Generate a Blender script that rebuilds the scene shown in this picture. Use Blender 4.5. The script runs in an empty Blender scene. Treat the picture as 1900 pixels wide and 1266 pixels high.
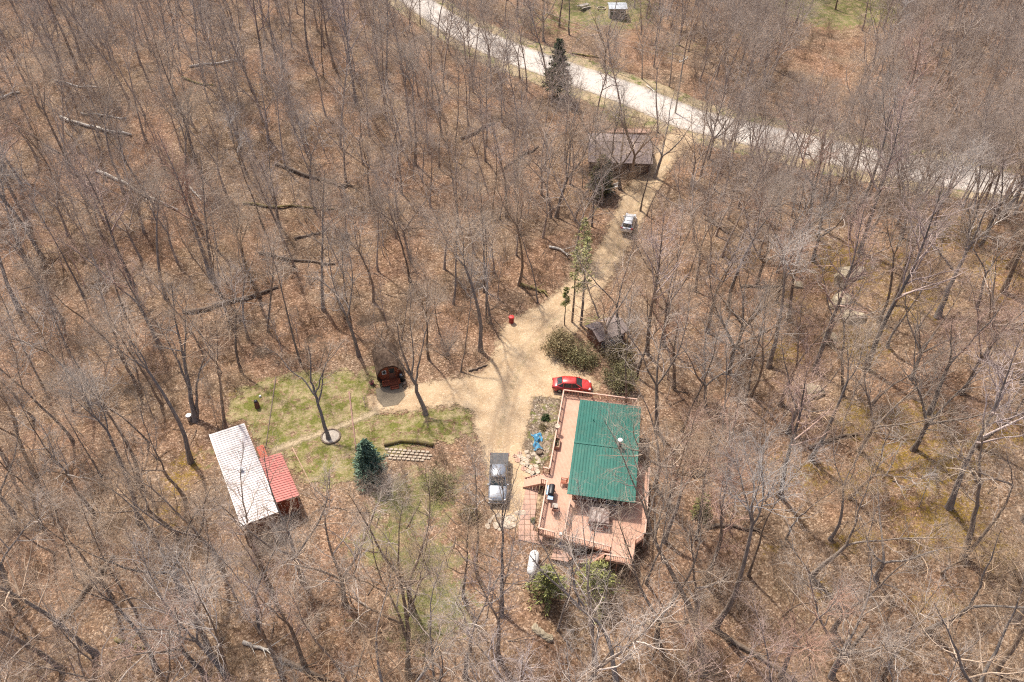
import bpy, math, random
import numpy as np
from mathutils import Vector, Matrix, Quaternion
from mathutils.geometry import tessellate_polygon
scene = bpy.context.scene
col = scene.collection
R = math.radians
rng = np.random.default_rng(7)
random.seed(7)
# ------------------------------------------------------------------ camera, sky, sun, exposure
PITCH, FPX, CAMH = R(43), 1444.0, 67.0
cam = bpy.data.cameras.new('camera'); camo = bpy.data.objects.new('camera', cam); col.objects.link(camo)
cam.lens = 36*FPX/1900; cam.sensor_width = 36; cam.clip_end = 3000; cam.clip_start = 0.5
camo.location = (0, 0, CAMH); camo.rotation_euler = (math.pi/2-PITCH, 0, 0)
scene.camera = camo
w = bpy.data.worlds.new('World'); scene.world = w; w.use_nodes = True
nt = w.node_tree; nt.nodes.clear()
sky = nt.nodes.new('ShaderNodeTexSky'); sky.sky_type = 'NISHITA'; sky.sun_disc = False
SUN_EL, SUN_AZ = R(57), R(-32)
sky.air_density = .8; sky.dust_density = 3.5; sky.ozone_density = .3; sky.sun_elevation = SUN_EL; sky.sun_rotation = SUN_AZ
bg = nt.nodes.new('ShaderNodeBackground'); bg.inputs[1].default_value = 0.15
out = nt.nodes.new('ShaderNodeOutputWorld')
nt.links.new(sky.outputs[0], bg.inputs[0]); nt.links.new(bg.outputs[0], out.inputs[0])
sl = bpy.data.lights.new('sun', 'SUN'); sl.energy = 3.7; sl.angle = R(2.2); sl.color = (1, .94, .85)
so = bpy.data.objects.new('sun', sl); col.objects.link(so)
so.rotation_mode = 'QUATERNION'
sd = Vector((math.sin(SUN_AZ)*math.cos(SUN_EL), math.cos(SUN_AZ)*math.cos(SUN_EL), math.sin(SUN_EL)))
so.rotation_quaternion = (-sd).to_track_quat('-Z', 'Y')
scene.view_settings.view_transform = 'Standard'; scene.view_settings.look = 'None'
scene.view_settings.exposure = 0.66
scene.view_settings.gamma = 1
scene.cycles.use_denoising = False; scene.cycles.sample_clamp_indirect = 1.5; scene.cycles.sample_clamp_direct = 6; scene.cycles.caustics_reflective = False; scene.cycles.filter_width = 1.15; scene.cycles.max_bounces = 5; scene.cycles.diffuse_bounces = 3; scene.cycles.transparent_max_bounces = 12

# ------------------------------------------------------------------ terrain function
def ray(px, py):
    c, s = math.cos(PITCH), math.sin(PITCH)
    return np.array([px-950, FPX*c-(py-633)*s, -FPX*s-(py-633)*c])
def W(px, py, z=0.):
    d = ray(px, py); t = (CAMH-z)/-d[2]
    return float(d[0]*t), float(d[1]*t)
def sm(t):
    t = np.clip(t, 0, 1); return t*t*(3-2*t)
CREEK = np.array(sorted([W(*p) for p in [(-200, 760), (0, 735), (180, 728), (330, 690), (480, 655), (620, 610), (740, 575), (860, 548), (930, 500), (960, 440)]]))
ROADPX = [(430, -150), (600, -62), (730, 0), (850, 58), (960, 103), (1060, 138), (1160, 172), (1280, 222), (1450, 262), (1650, 305), (1900, 350), (2100, 380)]
ROAD = np.array([W(*p) for p in ROADPX])
def dpoly(x, y, P):
    """distance to an open polyline"""
    d = np.full(np.shape(x), 1e9)
    for (ax, ay), (bx, by) in zip(P[:-1], P[1:]):
        vx, vy = bx-ax, by-ay; L = vx*vx+vy*vy+1e-9
        t = np.clip(((x-ax)*vx+(y-ay)*vy)/L, 0, 1)
        d = np.minimum(d, np.hypot(x-ax-t*vx, y-ay-t*vy))
    return d
def sdist(x, y, P):
    """signed distance to a closed outline, positive inside"""
    P = np.asarray(P, float); Q = np.vstack([P, P[:1]])
    d = dpoly(x, y, Q); ins = np.zeros(np.shape(x), bool)
    for (ax, ay), (bx, by) in zip(Q[:-1], Q[1:]):
        c = ((ay > y) != (by > y)) & (x < (bx-ax)*(y-ay)/(by-ay+1e-12)+ax)
        ins ^= c
    return np.where(ins, d, -d)
def H(x, y):
    x = np.asarray(x, float); y = np.asarray(y, float)
    yc = np.interp(x, CREEK[:, 0], CREEK[:, 1])
    beyond = y-yc
    fl = sm((-4-x)/50)
    h = 8.0*sm(beyond/75)*fl
    h = h-1.2*np.exp(-((beyond-.7*np.sin(x*.45))/2.0)**2)*sm((3-x)/6)*(0.6+0.4*np.sin(x*.5+1.5*np.sin(x*.17)))
    hr = 9.0*sm((x-24)/42)*sm((108-y)/25)
    h = h+hr
    h = h+1.3*np.exp(-((x-33)/5)**2-((y-62)/17)**2)
    h = h-1.7*sm((43.5-y)/8)*sm((x-1)/6)
    rough = sm((np.hypot(x+8, (y-62)*1.0)-22)/14)
    rd = sm((dpoly(x, y, ROAD)-5)/8)
    n = .45*np.sin(x*.31+1.3*np.sin(y*.17))*np.cos(y*.27+.7)+.28*np.sin(x*.73+y*.41)*np.sin(y*.66-x*.2+2)+.1*np.sin(x*1.7+2)*np.sin(y*1.5+x*.5)
    return h+n*rough*rd
def at(px, py, dz=0.):
    z = 0.
    for _ in range(14):
        x, y = W(px, py, z+dz); z = z*.3+.7*float(H(x, y))
    return x, y, z
# ------------------------------------------------------------------ materials
def mat(name, c1, c2=None, scale=3., rough=.8, bump=0., metal=0., c3=None, stretch=None, rnd=0., coat=0., detail=5):
    m = bpy.data.materials.new(name); m.use_nodes = True; t = m.node_tree; n = t.nodes; l = t.links
    b = n['Principled BSDF']; b.inputs['Roughness'].default_value = rough; b.inputs['Metallic'].default_value = metal
    if coat: b.inputs['Coat Weight'].default_value = coat
    c2 = c2 or tuple(v*.78 for v in c1)
    tc = n.new('ShaderNodeTexCoord'); mp = n.new('ShaderNodeMapping'); l.new(tc.outputs['Object'], mp.inputs[0])
    if stretch: mp.inputs['Scale'].default_value = stretch
    if rnd:
        oi = n.new('ShaderNodeObjectInfo'); ml = n.new('ShaderNodeMath'); ml.operation = 'MULTIPLY'; ml.inputs[1].default_value = 60
        l.new(oi.outputs['Random'], ml.inputs[0]); l.new(ml.outputs[0], mp.inputs['Location'])
    no = n.new('ShaderNodeTexNoise'); no.inputs['Scale'].default_value = scale; no.inputs['Detail'].default_value = detail; no.inputs['Roughness'].default_value = .65
    l.new(mp.outputs[0], no.inputs[0])
    r = n.new('ShaderNodeValToRGB'); e = r.color_ramp.elements
    e[0].position = .35; e[0].color = (*c2, 1); e[1].position = .65; e[1].color = (*c1, 1)
    if c3: k = e.new(.74); k.color = (*c3, 1)
    l.new(no.outputs[0], r.inputs[0]); src = r.outputs[0]
    if rnd:
        hs = n.new('ShaderNodeHueSaturation'); mr = n.new('ShaderNodeMapRange'); mr.inputs[3].default_value = 1-rnd; mr.inputs[4].default_value = 1+rnd
        l.new(oi.outputs['Random'], mr.inputs[0]); l.new(mr.outputs[0], hs.inputs['Value']); l.new(src, hs.inputs['Color']); src = hs.outputs[0]
        f2 = n.new('ShaderNodeMath'); f2.operation = 'FRACT'; m2 = n.new('ShaderNodeMath'); m2.operation = 'MULTIPLY'; m2.inputs[1].default_value = 7.7
        l.new(oi.outputs['Random'], m2.inputs[0]); l.new(m2.outputs[0], f2.inputs[0])
        mr2 = n.new('ShaderNodeMapRange'); mr2.inputs[3].default_value = .5; mr2.inputs[4].default_value = 1.25
        l.new(f2.outputs[0], mr2.inputs[0]); l.new(mr2.outputs[0], hs.inputs['Saturation'])
    l.new(src, b.inputs['Base Color'])
    if bump:
        bp = n.new('ShaderNodeBump'); bp.inputs['Strength'].default_value = bump; bp.inputs['Distance'].default_value = .05
        l.new(no.outputs[0], bp.inputs['Height']); l.new(bp.outputs[0], b.inputs['Normal'])
    return m
class NB:
    """small node builder"""
    def __init__(s, name):
        s.m = bpy.data.materials.new(name); s.m.use_nodes = True; s.t = s.m.node_tree; s.n = s.t.nodes; s.l = s.t.links
        s.b = s.n['Principled BSDF']; s.o = s.n['Material Output']
        s.pos = s.n.new('ShaderNodeNewGeometry').outputs['Position']
    def noise(s, scale, detail=4, rough=.6, vec=None, dist=0):
        q = s.n.new('ShaderNodeTexNoise'); q.inputs['Scale'].default_value = scale; q.inputs['Detail'].default_value = detail
        q.inputs['Roughness'].default_value = rough; q.inputs['Distortion'].default_value = dist
        s.l.new(vec or s.pos, q.inputs[0]); return q.outputs[0]
    def vor(s, scale, out='Color', feat='F1', vec=None, rnd=1.):
        q = s.n.new('ShaderNodeTexVoronoi'); q.feature = feat; q.inputs['Scale'].default_value = scale; q.inputs['Randomness'].default_value = rnd
        s.l.new(vec or s.pos, q.inputs[0]); return q.outputs[out]
    def ramp(s, fac, stops, interp='LINEAR'):
        r = s.n.new('ShaderNodeValToRGB'); e = r.color_ramp.elements; r.color_ramp.interpolation = interp
        for i, (p, c) in enumerate(stops):
            k = e[i] if i < 2 else e.new(p)
            k.position = p; k.color = (*c, 1) if len(c) == 3 else c
        s.l.new(fac, r.inputs[0]); return r.outputs[0]
    def mix(s, f, a, b_, blend='MIX'):
        q = s.n.new('ShaderNodeMix'); q.data_type = 'RGBA'; q.blend_type = blend
        for i, v in ((0, f), (6, a), (7, b_)):
            if isinstance(v, (float, int)): q.inputs[i].default_value = v
            elif isinstance(v, tuple): q.inputs[i].default_value = (*v, 1)
            else: s.l.new(v, q.inputs[i])
        return q.outputs[2]
    def math(s, op, a, b_=0., c=None):
        q = s.n.new('ShaderNodeMath'); q.operation = op
        for i, v in enumerate((a, b_) if c is None else (a, b_, c)):
            if isinstance(v, (float, int)): q.inputs[i].default_value = v
            else: s.l.new(v, q.inputs[i])
        return q.outputs[0]
    def sep(s, v):
        q = s.n.new('ShaderNodeSeparateColor'); s.l.new(v, q.inputs[0]); return q.outputs
    def attr(s, name):
        q = s.n.new('ShaderNodeAttribute'); q.attribute_name = name; return q
    def step(s, v, lo, hi):
        q = s.n.new('ShaderNodeMapRange'); q.interpolation_type = 'SMOOTHSTEP'
        q.inputs[1].default_value = lo; q.inputs[2].default_value = hi; s.l.new(v, q.inputs[0]); return q.outputs[0]
    def bump(s, h, st, dist=.05):
        q = s.n.new('ShaderNodeBump'); q.inputs['Strength'].default_value = st; q.inputs['Distance'].default_value = dist
        s.l.new(h, q.inputs['Height']); s.l.new(q.outputs[0], s.b.inputs['Normal'])
    def fin(s, colr, rough=.9):
        s.l.new(colr, s.b.inputs['Base Color']); s.b.inputs['Roughness'].default_value = rough
        s.b.inputs['Specular IOR Level'].default_value = .2; return s.m
    def ragged(s, amp=1.1, scale=1.2, soft=.25):
        """lets the sheet end in an uneven edge: attribute 'edge' is metres inside the outline"""
        e = s.attr('edge').outputs['Fac']
        n1 = s.noise(scale, 6, .75); v = s.math('ADD', e, s.math('MULTIPLY', s.math('SUBTRACT', n1, .5), amp*4))
        f = s.step(v, -soft, soft)
        tr = s.n.new('ShaderNodeBsdfTransparent'); mx = s.n.new('ShaderNodeMixShader')
        s.l.new(f, mx.inputs[0]); s.l.new(tr.outputs[0], mx.inputs[1]); s.l.new(s.b.outputs[0], mx.inputs[2]); s.l.new(mx.outputs[0], s.o.inputs[0])
def leaf_color(k):
    cell = k.sep(k.vor(6.5)); cell2 = k.sep(k.vor(13.))
    big = k.noise(.09, 4, .6); mid = k.noise(.9, 5, .7)
    c = k.ramp(cell[0], [(0, (.07, .041, .024)), (.22, (.13, .080, .047)), (.5, (.205, .130, .080)), (.78, (.30, .20, .128)), (.93, (.54, .41, .29))])
    c2 = k.ramp(cell2[1], [(0, (.09, .055, .034)), (.5, (.215, .137, .086)), (1, (.42, .295, .20))])
    c = k.mix(.42, c, c2)
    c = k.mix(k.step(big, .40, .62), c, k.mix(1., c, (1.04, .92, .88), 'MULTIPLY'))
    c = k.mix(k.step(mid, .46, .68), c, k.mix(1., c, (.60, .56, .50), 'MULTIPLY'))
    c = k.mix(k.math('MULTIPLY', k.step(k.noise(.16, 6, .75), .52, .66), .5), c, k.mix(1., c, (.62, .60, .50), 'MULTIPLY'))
    tan = k.noise(.25, 4, .7)
    c = k.mix(k.math('MULTIPLY', k.step(tan, .5, .72), .55), c, k.mix(1., c, (1.1, 1.12, 1.0), 'MULTIPLY'))
    return c, cell, mid
def grass_color(k, yellow=0.):
    a = k.noise(7, 6, .75); b = k.noise(.7, 5, .7)
    c = k.ramp(a, [(.3, (.055, .062, .018)), (.5, (.125, .14, .036)), (.68, (.27, .27, .09))])
    d = k.ramp(a, [(.3, (.14, .10, .05)), (.5, (.26, .20, .105)), (.68, (.42, .35, .2))])
    return k.mix(k.step(b, .44, .6), c, d), a
def make_ground_mat():
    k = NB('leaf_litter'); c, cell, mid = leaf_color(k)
    z = k.sep(k.attr('zone').outputs['Color'])
    def spot(v, sc, th=.5):
        n1 = k.noise(sc, 6, .75); return k.step(k.math('ADD', v, k.math('MULTIPLY', k.math('SUBTRACT', n1, .5), 1.8)), th, th+.22)
    moss = k.ramp(k.noise(6, 6, .7), [(.32, (.05, .034, .010)), (.5, (.18, .112, .020)), (.7, (.38, .25, .05))])
    c = k.mix(k.math('MULTIPLY', spot(z[0], 1.3, .48), k.math('MULTIPLY', k.step(k.noise(1.5, 7, .85), .45, .55), .95)), c, moss)
    g, _ = grass_color(k)
    c = k.mix(k.math('MULTIPLY', spot(z[1], .8), .8), c, g)
    earth = k.ramp(k.noise(3, 6, .7), [(.35, (.045, .032, .024)), (.65, (.13, .09, .062))])
    c = k.mix(k.math('MULTIPLY', spot(z[2], .9), .85), c, earth)
    k.bump(k.math('ADD', k.math('MULTIPLY', cell[0], .6), k.noise(2.2, 5, .7)), .75, .12)
    return k.fin(c, .9)
M = {}
M['ground'] = make_ground_mat()
k = NB('sandy_track')
n1 = k.noise(.35, 5, .65); n2 = k.noise(9, 5, .7)
c = k.ramp(n1, [(.3, (.33, .225, .13)), (.5, (.44, .315, .19)), (.7, (.53, .40, .255))])
c = k.mix(k.step(n2, .56, .7), c, k.mix(1., c, (.72, .68, .64), 'MULTIPLY'))
lit = k.math('MULTIPLY', k.step(k.noise(1.7, 6, .8), .56, .7), .5)
c = k.mix(lit, c, (.27, .18, .115))
grit = k.sep(k.vor(9.))[0]
c = k.mix(k.math('MULTIPLY', k.step(grit, .8, .95), .35), c, (.66, .56, .42)); c = k.mix(k.math('MULTIPLY', k.step(grit, .16, .06), .25), c, (.20, .14, .09))
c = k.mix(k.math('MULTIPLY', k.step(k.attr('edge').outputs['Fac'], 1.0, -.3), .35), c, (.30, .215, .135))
tk = k.math('ADD', k.attr('track').outputs['Fac'], k.math('MULTIPLY', k.math('SUBTRACT', k.noise(1.1, 5, .7), .5), .9))
rut = k.math('MULTIPLY', k.step(k.math('ABSOLUTE', k.math('SUBTRACT', tk, .85)), .32, .12), .38); c = k.mix(rut, c, (.30, .21, .13))
weed = k.math('MULTIPLY', k.step(tk, .35, .1), k.math('MULTIPLY', k.step(k.noise(1.8, 5, .8), .46, .6), .5)); c = k.mix(weed, c, (.22, .19, .09))
wob = k.noise(.5, 4, .6); c = k.mix(k.math('MULTIPLY', k.step(wob, .5, .62), .25), c, (.36, .27, .17))
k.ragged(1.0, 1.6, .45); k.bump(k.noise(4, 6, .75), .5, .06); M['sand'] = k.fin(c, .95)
k = NB('pale_gravel_road')
n1 = k.noise(.25, 4, .6); n2 = k.noise(5, 5, .7)
c = k.ramp(n1, [(.3, (.46, .41, .36)), (.7, (.56, .51, .45))])
c = k.mix(k.math('MULTIPLY', k.step(n2, .5, .75), .5), c, (.42, .37, .31))
k.ragged(.5, .9, .3); c = k.mix(k.math('MULTIPLY', k.step(k.attr('edge').outputs['Fac'], 1.3, 0.), .5), c, (.34, .27, .19)); k.bump(n2, .3, .03); M['road'] = k.fin(c, .95)
k = NB('verge_grass')
c, a = grass_color(k); dry = k.ramp(k.noise(4, 6, .7), [(.35, (.22, .16, .09)), (.65, (.48, .38, .24))])
c = k.mix(k.step(k.noise(.35, 5, .7), .34, .52), c, dry)
k.ragged(1.2, .8, .4); k.bump(a, .5, .08); M['verge'] = k.fin(c, .95)
k = NB('mossy_lawn')
g, a = grass_color(k); br = k.noise(.32, 6, .7)
g = k.ramp(k.noise(5, 7, .8), [(.28, (.06, .062, .014)), (.46, (.11, .118, .022)), (.6, (.175, .165, .04)), (.75, (.38, .32, .15))])
lc, cell, _ = leaf_color(k)
straw = k.ramp(k.noise(8, 5, .7), [(.3, (.22, .16, .085)), (.7, (.48, .38, .22))])
c = k.mix(k.math('MULTIPLY', k.step(k.noise(.55, 6, .8), .42, .62), .85), g, straw)
c = k.mix(k.step(k.noise(.8, 7, .85), .50, .60), c, lc)
k.ragged(2.1, .55, .35); k.bump(a, .6, .08); M['lawn'] = k.fin(c, .95)
k = NB('worn_path')
c = k.ramp(k.noise(6, 5, .7), [(.3, (.24, .175, .10)), (.7, (.50, .40, .26))]); k.ragged(.35, 1.5, .35); M['trail'] = k.fin(c, .95)
k = NB('garden_soil')
c = k.ramp(k.vor(7, 'Color'), [(0, (.06, .045, .03)), (.45, (.17, .125, .085)), (.8, (.33, .26, .19)), (1, (.55, .48, .4))])
g, _ = grass_color(k); c = k.mix(k.step(k.noise(.9, 5, .7), .5, .6), c, g)
k.ragged(.5, 1.5, .3); k.bump(k.noise(5, 5, .8), .8, .1); M['bed'] = k.fin(c, .95)
k = NB('dark_gravel')
c = k.ramp(k.noise(9, 5, .8), [(.3, (.10, .08, .055)), (.7, (.26, .21, .15))]); k.ragged(.06, 2, .1); M['gravel'] = k.fin(c, .95)
k = NB('pink_pavers')
br = k.n.new('ShaderNodeTexBrick'); br.inputs['Scale'].default_value = 1.0; br.offset = 0; br.inputs['Brick Width'].default_value = .62; br.inputs['Row Height'].default_value = .62
br.inputs['Mortar Size'].default_value = .03; br.inputs[1].default_value = (.50, .31, .235, 1); br.inputs[2].default_value = (.42, .26, .195, 1); br.inputs[3].default_value = (.13, .08, .05, 1)
tc = k.n.new('ShaderNodeTexCoord'); k.l.new(tc.outputs['Object'], br.inputs[0])
c = k.mix(k.math('MULTIPLY', k.step(k.noise(2.5, 5, .7), .5, .7), .5), br.outputs[0], (.33, .24, .16)); M['paver'] = k.fin(c, .9)

M['bark'] = mat('grey_bark', (.31, .235, .175), (.15, .11, .078), 2.6, .95, .8, stretch=(3, 3, .55), c3=(.40, .33, .25), rnd=.28)
M['twig'] = mat('twigs', (.52, .40, .295), (.30, .22, .155), 1.1, .9, rnd=.25)
M['twig_red'] = mat('red_bud_twigs', (.50, .34, .265), (.32, .21, .165), 1.1, .9, rnd=.15)
M['twig_pale'] = mat('pale_twigs', (.55, .45, .36), (.34, .27, .205), 1.2, .9, rnd=.2)
M['brush'] = mat('brush_stems', (.47, .35, .24), (.25, .175, .115), .35, .95)
M['deadwood'] = mat('weathered_log', (.27, .20, .145), (.10, .07, .05), 3, .95, .8, stretch=(1, 6, 6))
M['birch'] = mat('pale_birch_log', (.70, .65, .57), (.38, .32, .26), 2.2, .9, .5)
M['mosslog'] = mat('mossy_log', (.22, .18, .045), (.12, .085, .05), 2, .95, .6)
M['spruce'] = mat('dark_spruce_needles', (.08, .13, .035), (.035, .06, .02), 1.2, .8)
M['bluespruce'] = mat('blue_spruce_needles', (.17, .26, .17), (.09, .145, .095), 1.2, .8)
M['pine'] = mat('fresh_pine_needles', (.33, .33, .10), (.17, .175, .055), .9, .8)
M['paleg'] = mat('sparse_pale_needles', (.46, .44, .18), (.27, .26, .10), .9, .8)
M['olive'] = mat('olive_juniper', (.30, .265, .125), (.15, .135, .06), .9, .85)
M['olive2'] = mat('brown_green_juniper', (.36, .285, .14), (.18, .14, .07), .9, .85)
M['rock'] = mat('lichened_rock', (.46, .39, .28), (.24, .19, .12), 1.6, .95, 1., c3=(.30, .23, .09))
M['limestone'] = mat('pale_stone', (.52, .44, .34), (.32, .25, .18), 3, .9, .5)
M['deckwood'] = None
M['rail'] = mat('railing_paint', (.50, .29, .20), (.40, .215, .145), 4, .7)
M['railcap'] = mat('pale_cap_paint', (.58, .38, .29), (.47, .28, .20), 3, .6)  # cap rails in a lighter tone than the railing
M['wall'] = mat('brown_red_siding', (.20, .085, .052), (.145, .06, .038), 4, .8, .3)
M['wallred'] = mat('rust_red_siding', (.30, .075, .03), (.20, .05, .022), 5, .75, .3)
M['dark'] = mat('black_plastic', (.02, .02, .022), None, 5, .45)
M['rubber'] = mat('rubber', (.025, .024, .023), None, 8, .85)
M['chrome'] = mat('alloy', (.5, .5, .5), (.35, .35, .35), 5, .3, metal=.8)
M['glass'] = mat('window_glass', (.035, .055, .055), (.02, .03, .032), 2, .06)
M['glass'].node_tree.nodes['Principled BSDF'].inputs['Specular IOR Level'].default_value = .9
M['white'] = mat('white_paint', (.78, .77, .74), (.66, .65, .62), 2, .5)
M['redcar'] = mat('red_car_paint', (.50, .045, .035), (.44, .035, .03), 1, .25, coat=.8)
M['greycar'] = mat('grey_blue_car_paint', (.24, .265, .30), (.19, .21, .24), 1, .28, metal=.35, coat=.7)
M['silver'] = mat('silver_car_paint', (.74, .74, .74), (.66, .66, .66), 1, .3, metal=.3, coat=.6)
M['tonneau'] = mat('dusty_vinyl_cover', (.085, .084, .086), (.055, .055, .056), 2.5, .75, .3)
M['lamp'] = mat('headlamp_glass', (.6, .6, .6), (.4, .4, .4), 5, .15)
M['lampred'] = mat('tail_lamp', (.25, .012, .01), None, 5, .2)
M['drum'] = mat('red_drum_paint', (.42, .03, .022), (.26, .025, .02), 3, .5)
M['bluet'] = mat('blue_tarp', (.10, .33, .48), (.05, .20, .34), 2.2, .5, c3=(.65, .72, .75))
M['blue'] = mat('blue_glaze', (.02, .11, .34), None, 3, .3)
M['brownv'] = mat('brown_vinyl_cover', (.22, .155, .13), (.13, .085, .07), 2, .45, .6, c3=(.36, .29, .26))
M['steel'] = mat('galvanised', (.5, .5, .5), (.35, .35, .35), 5, .35, metal=.7)
M['lblue'] = mat('pale_blue_tray', (.35, .50, .66), None, 4, .3)
M['cabinroof'] = mat('purple_brown_shingles', (.30, .235, .215), (.21, .165, .15), 3, .9, .5)
M['orange'] = mat('orange_red_boards', (.50, .10, .045), (.36, .07, .03), 4, .7)
M['greysheet'] = mat('grey_roof_sheet', (.42, .45, .48), (.34, .36, .38), 3, .5)
M['pwood'] = mat('silvered_boards', (.42, .37, .31), (.28, .24, .2), 4, .85)
M['pink'] = mat('pink_flower', (.35, .08, .12), None, 8, .7)
M['pebble'] = mat('pebble_ring', (.46, .40, .33), (.25, .21, .17), 9, .9, .8)
k = NB('salmon_deck_boards')
wv = k.n.new('ShaderNodeTexWave'); wv.bands_direction = 'X'; wv.inputs['Scale'].default_value = 2.25; wv.inputs['Distortion'].default_value = 0
tc = k.n.new('ShaderNodeTexCoord'); k.l.new(tc.outputs['Object'], wv.inputs[0])
c = k.ramp(k.noise(1.1, 6, .7), [(.3, (.47, .265, .185)), (.7, (.57, .355, .26))])
c = k.mix(k.step(wv.outputs[1], .06, .0), c, k.mix(1., c, (.55, .5, .48), 'MULTIPLY'))
c = k.mix(k.math('MULTIPLY', k.step(k.noise(7, 4, .7), .62, .7), .4), c, (.28, .17, .12)); M['deckwood'] = k.fin(c, .75)
def roofmat(name, a, b, rib, axis, dirt, met=.15, ro=.4):
    k = NB(name); tc = k.n.new('ShaderNodeTexCoord')
    st = k.n.new('ShaderNodeMapping'); st.inputs['Scale'].default_value = (.25, 2.5, 1) if axis == 'X' else (2.5, .25, 1)
    k.l.new(tc.outputs['Object'], st.inputs[0])
    c = k.ramp(k.noise(1.2, 6, .7, st.outputs[0]), [(.3, b), (.7, a)])
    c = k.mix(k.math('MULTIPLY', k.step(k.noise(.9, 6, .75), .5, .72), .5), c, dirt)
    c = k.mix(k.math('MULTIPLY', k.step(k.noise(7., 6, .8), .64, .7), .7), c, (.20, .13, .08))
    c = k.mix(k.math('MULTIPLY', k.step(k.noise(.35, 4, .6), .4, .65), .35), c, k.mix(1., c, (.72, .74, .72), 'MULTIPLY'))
    k.b.inputs['Metallic'].default_value = met
    return k.fin(c, ro)
M['greenroof'] = roofmat('green_ribbed_steel', (.040, .150, .118), (.026, .105, .084), .3, 'Y', (.09, .16, .12))
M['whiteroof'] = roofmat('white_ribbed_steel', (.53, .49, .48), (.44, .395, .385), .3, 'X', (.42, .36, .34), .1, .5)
M['redroof'] = roofmat('faded_red_ribbed_steel', (.52, .185, .155), (.41, .135, .115), .3, 'X', (.36, .16, .13), .1, .5)
k = NB('brown_shingles'); tc = k.n.new('ShaderNodeTexCoord')
c = k.ramp(k.sep(k.vor(4.5, vec=tc.outputs['Object']))[0], [(0, (.05, .031, .02)), (.5, (.078, .05, .034)), (1, (.11, .075, .052))])
c = k.mix(k.step(k.noise(.9, 5, .7), .55, .72), c, (.085, .062, .045)); k.bump(k.noise(9, 3), .4, .02); M['shingle'] = k.fin(c, .9)

# ------------------------------------------------------------------ mesh helpers
def newmesh(name, V, Fq, m, smooth=False):
    """V (n,3); Fq list of lists, or an (n,3|4) array"""
    me = bpy.data.meshes.new(name); V = np.asarray(V, np.float32)
    if isinstance(Fq, np.ndarray):
        n, s = Fq.shape
        me.vertices.add(len(V)); me.vertices.foreach_set('co', V.ravel())
        me.loops.add(n*s); me.loops.foreach_set('vertex_index', Fq.ravel().astype(np.int32))
        me.polygons.add(n); me.polygons.foreach_set('loop_start', np.arange(0, n*s, s, dtype=np.int32))
        me.update(calc_edges=True)
    else:
        me.from_pydata([tuple(map(float, v)) for v in V], [], [list(map(int, f)) for f in Fq]); me.update()
    if smooth: me.polygons.foreach_set('use_smooth', [True]*len(me.polygons))
    if m: me.materials.append(m)
    return me
def link(name, me, parent=None, loc=None, rz=0):
    o = bpy.data.objects.new(name, me); col.objects.link(o)
    if parent is not None: o.parent = parent
    if loc is not None: o.location = loc
    if rz: o.rotation_euler = (0, 0, rz)
    return o
def tag(o, label, cat, group=None, kind=None):
    if label: o['label'] = label
    if cat: o['category'] = cat
    if group: o['group'] = group
    if kind: o['kind'] = kind
    return o
def thing(name, label, cat, loc=(0, 0, 0), rz=0, group=None):
    o = link(name, None, None, loc, rz); o.empty_display_size = .3
    return tag(o, label, cat, group)
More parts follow.
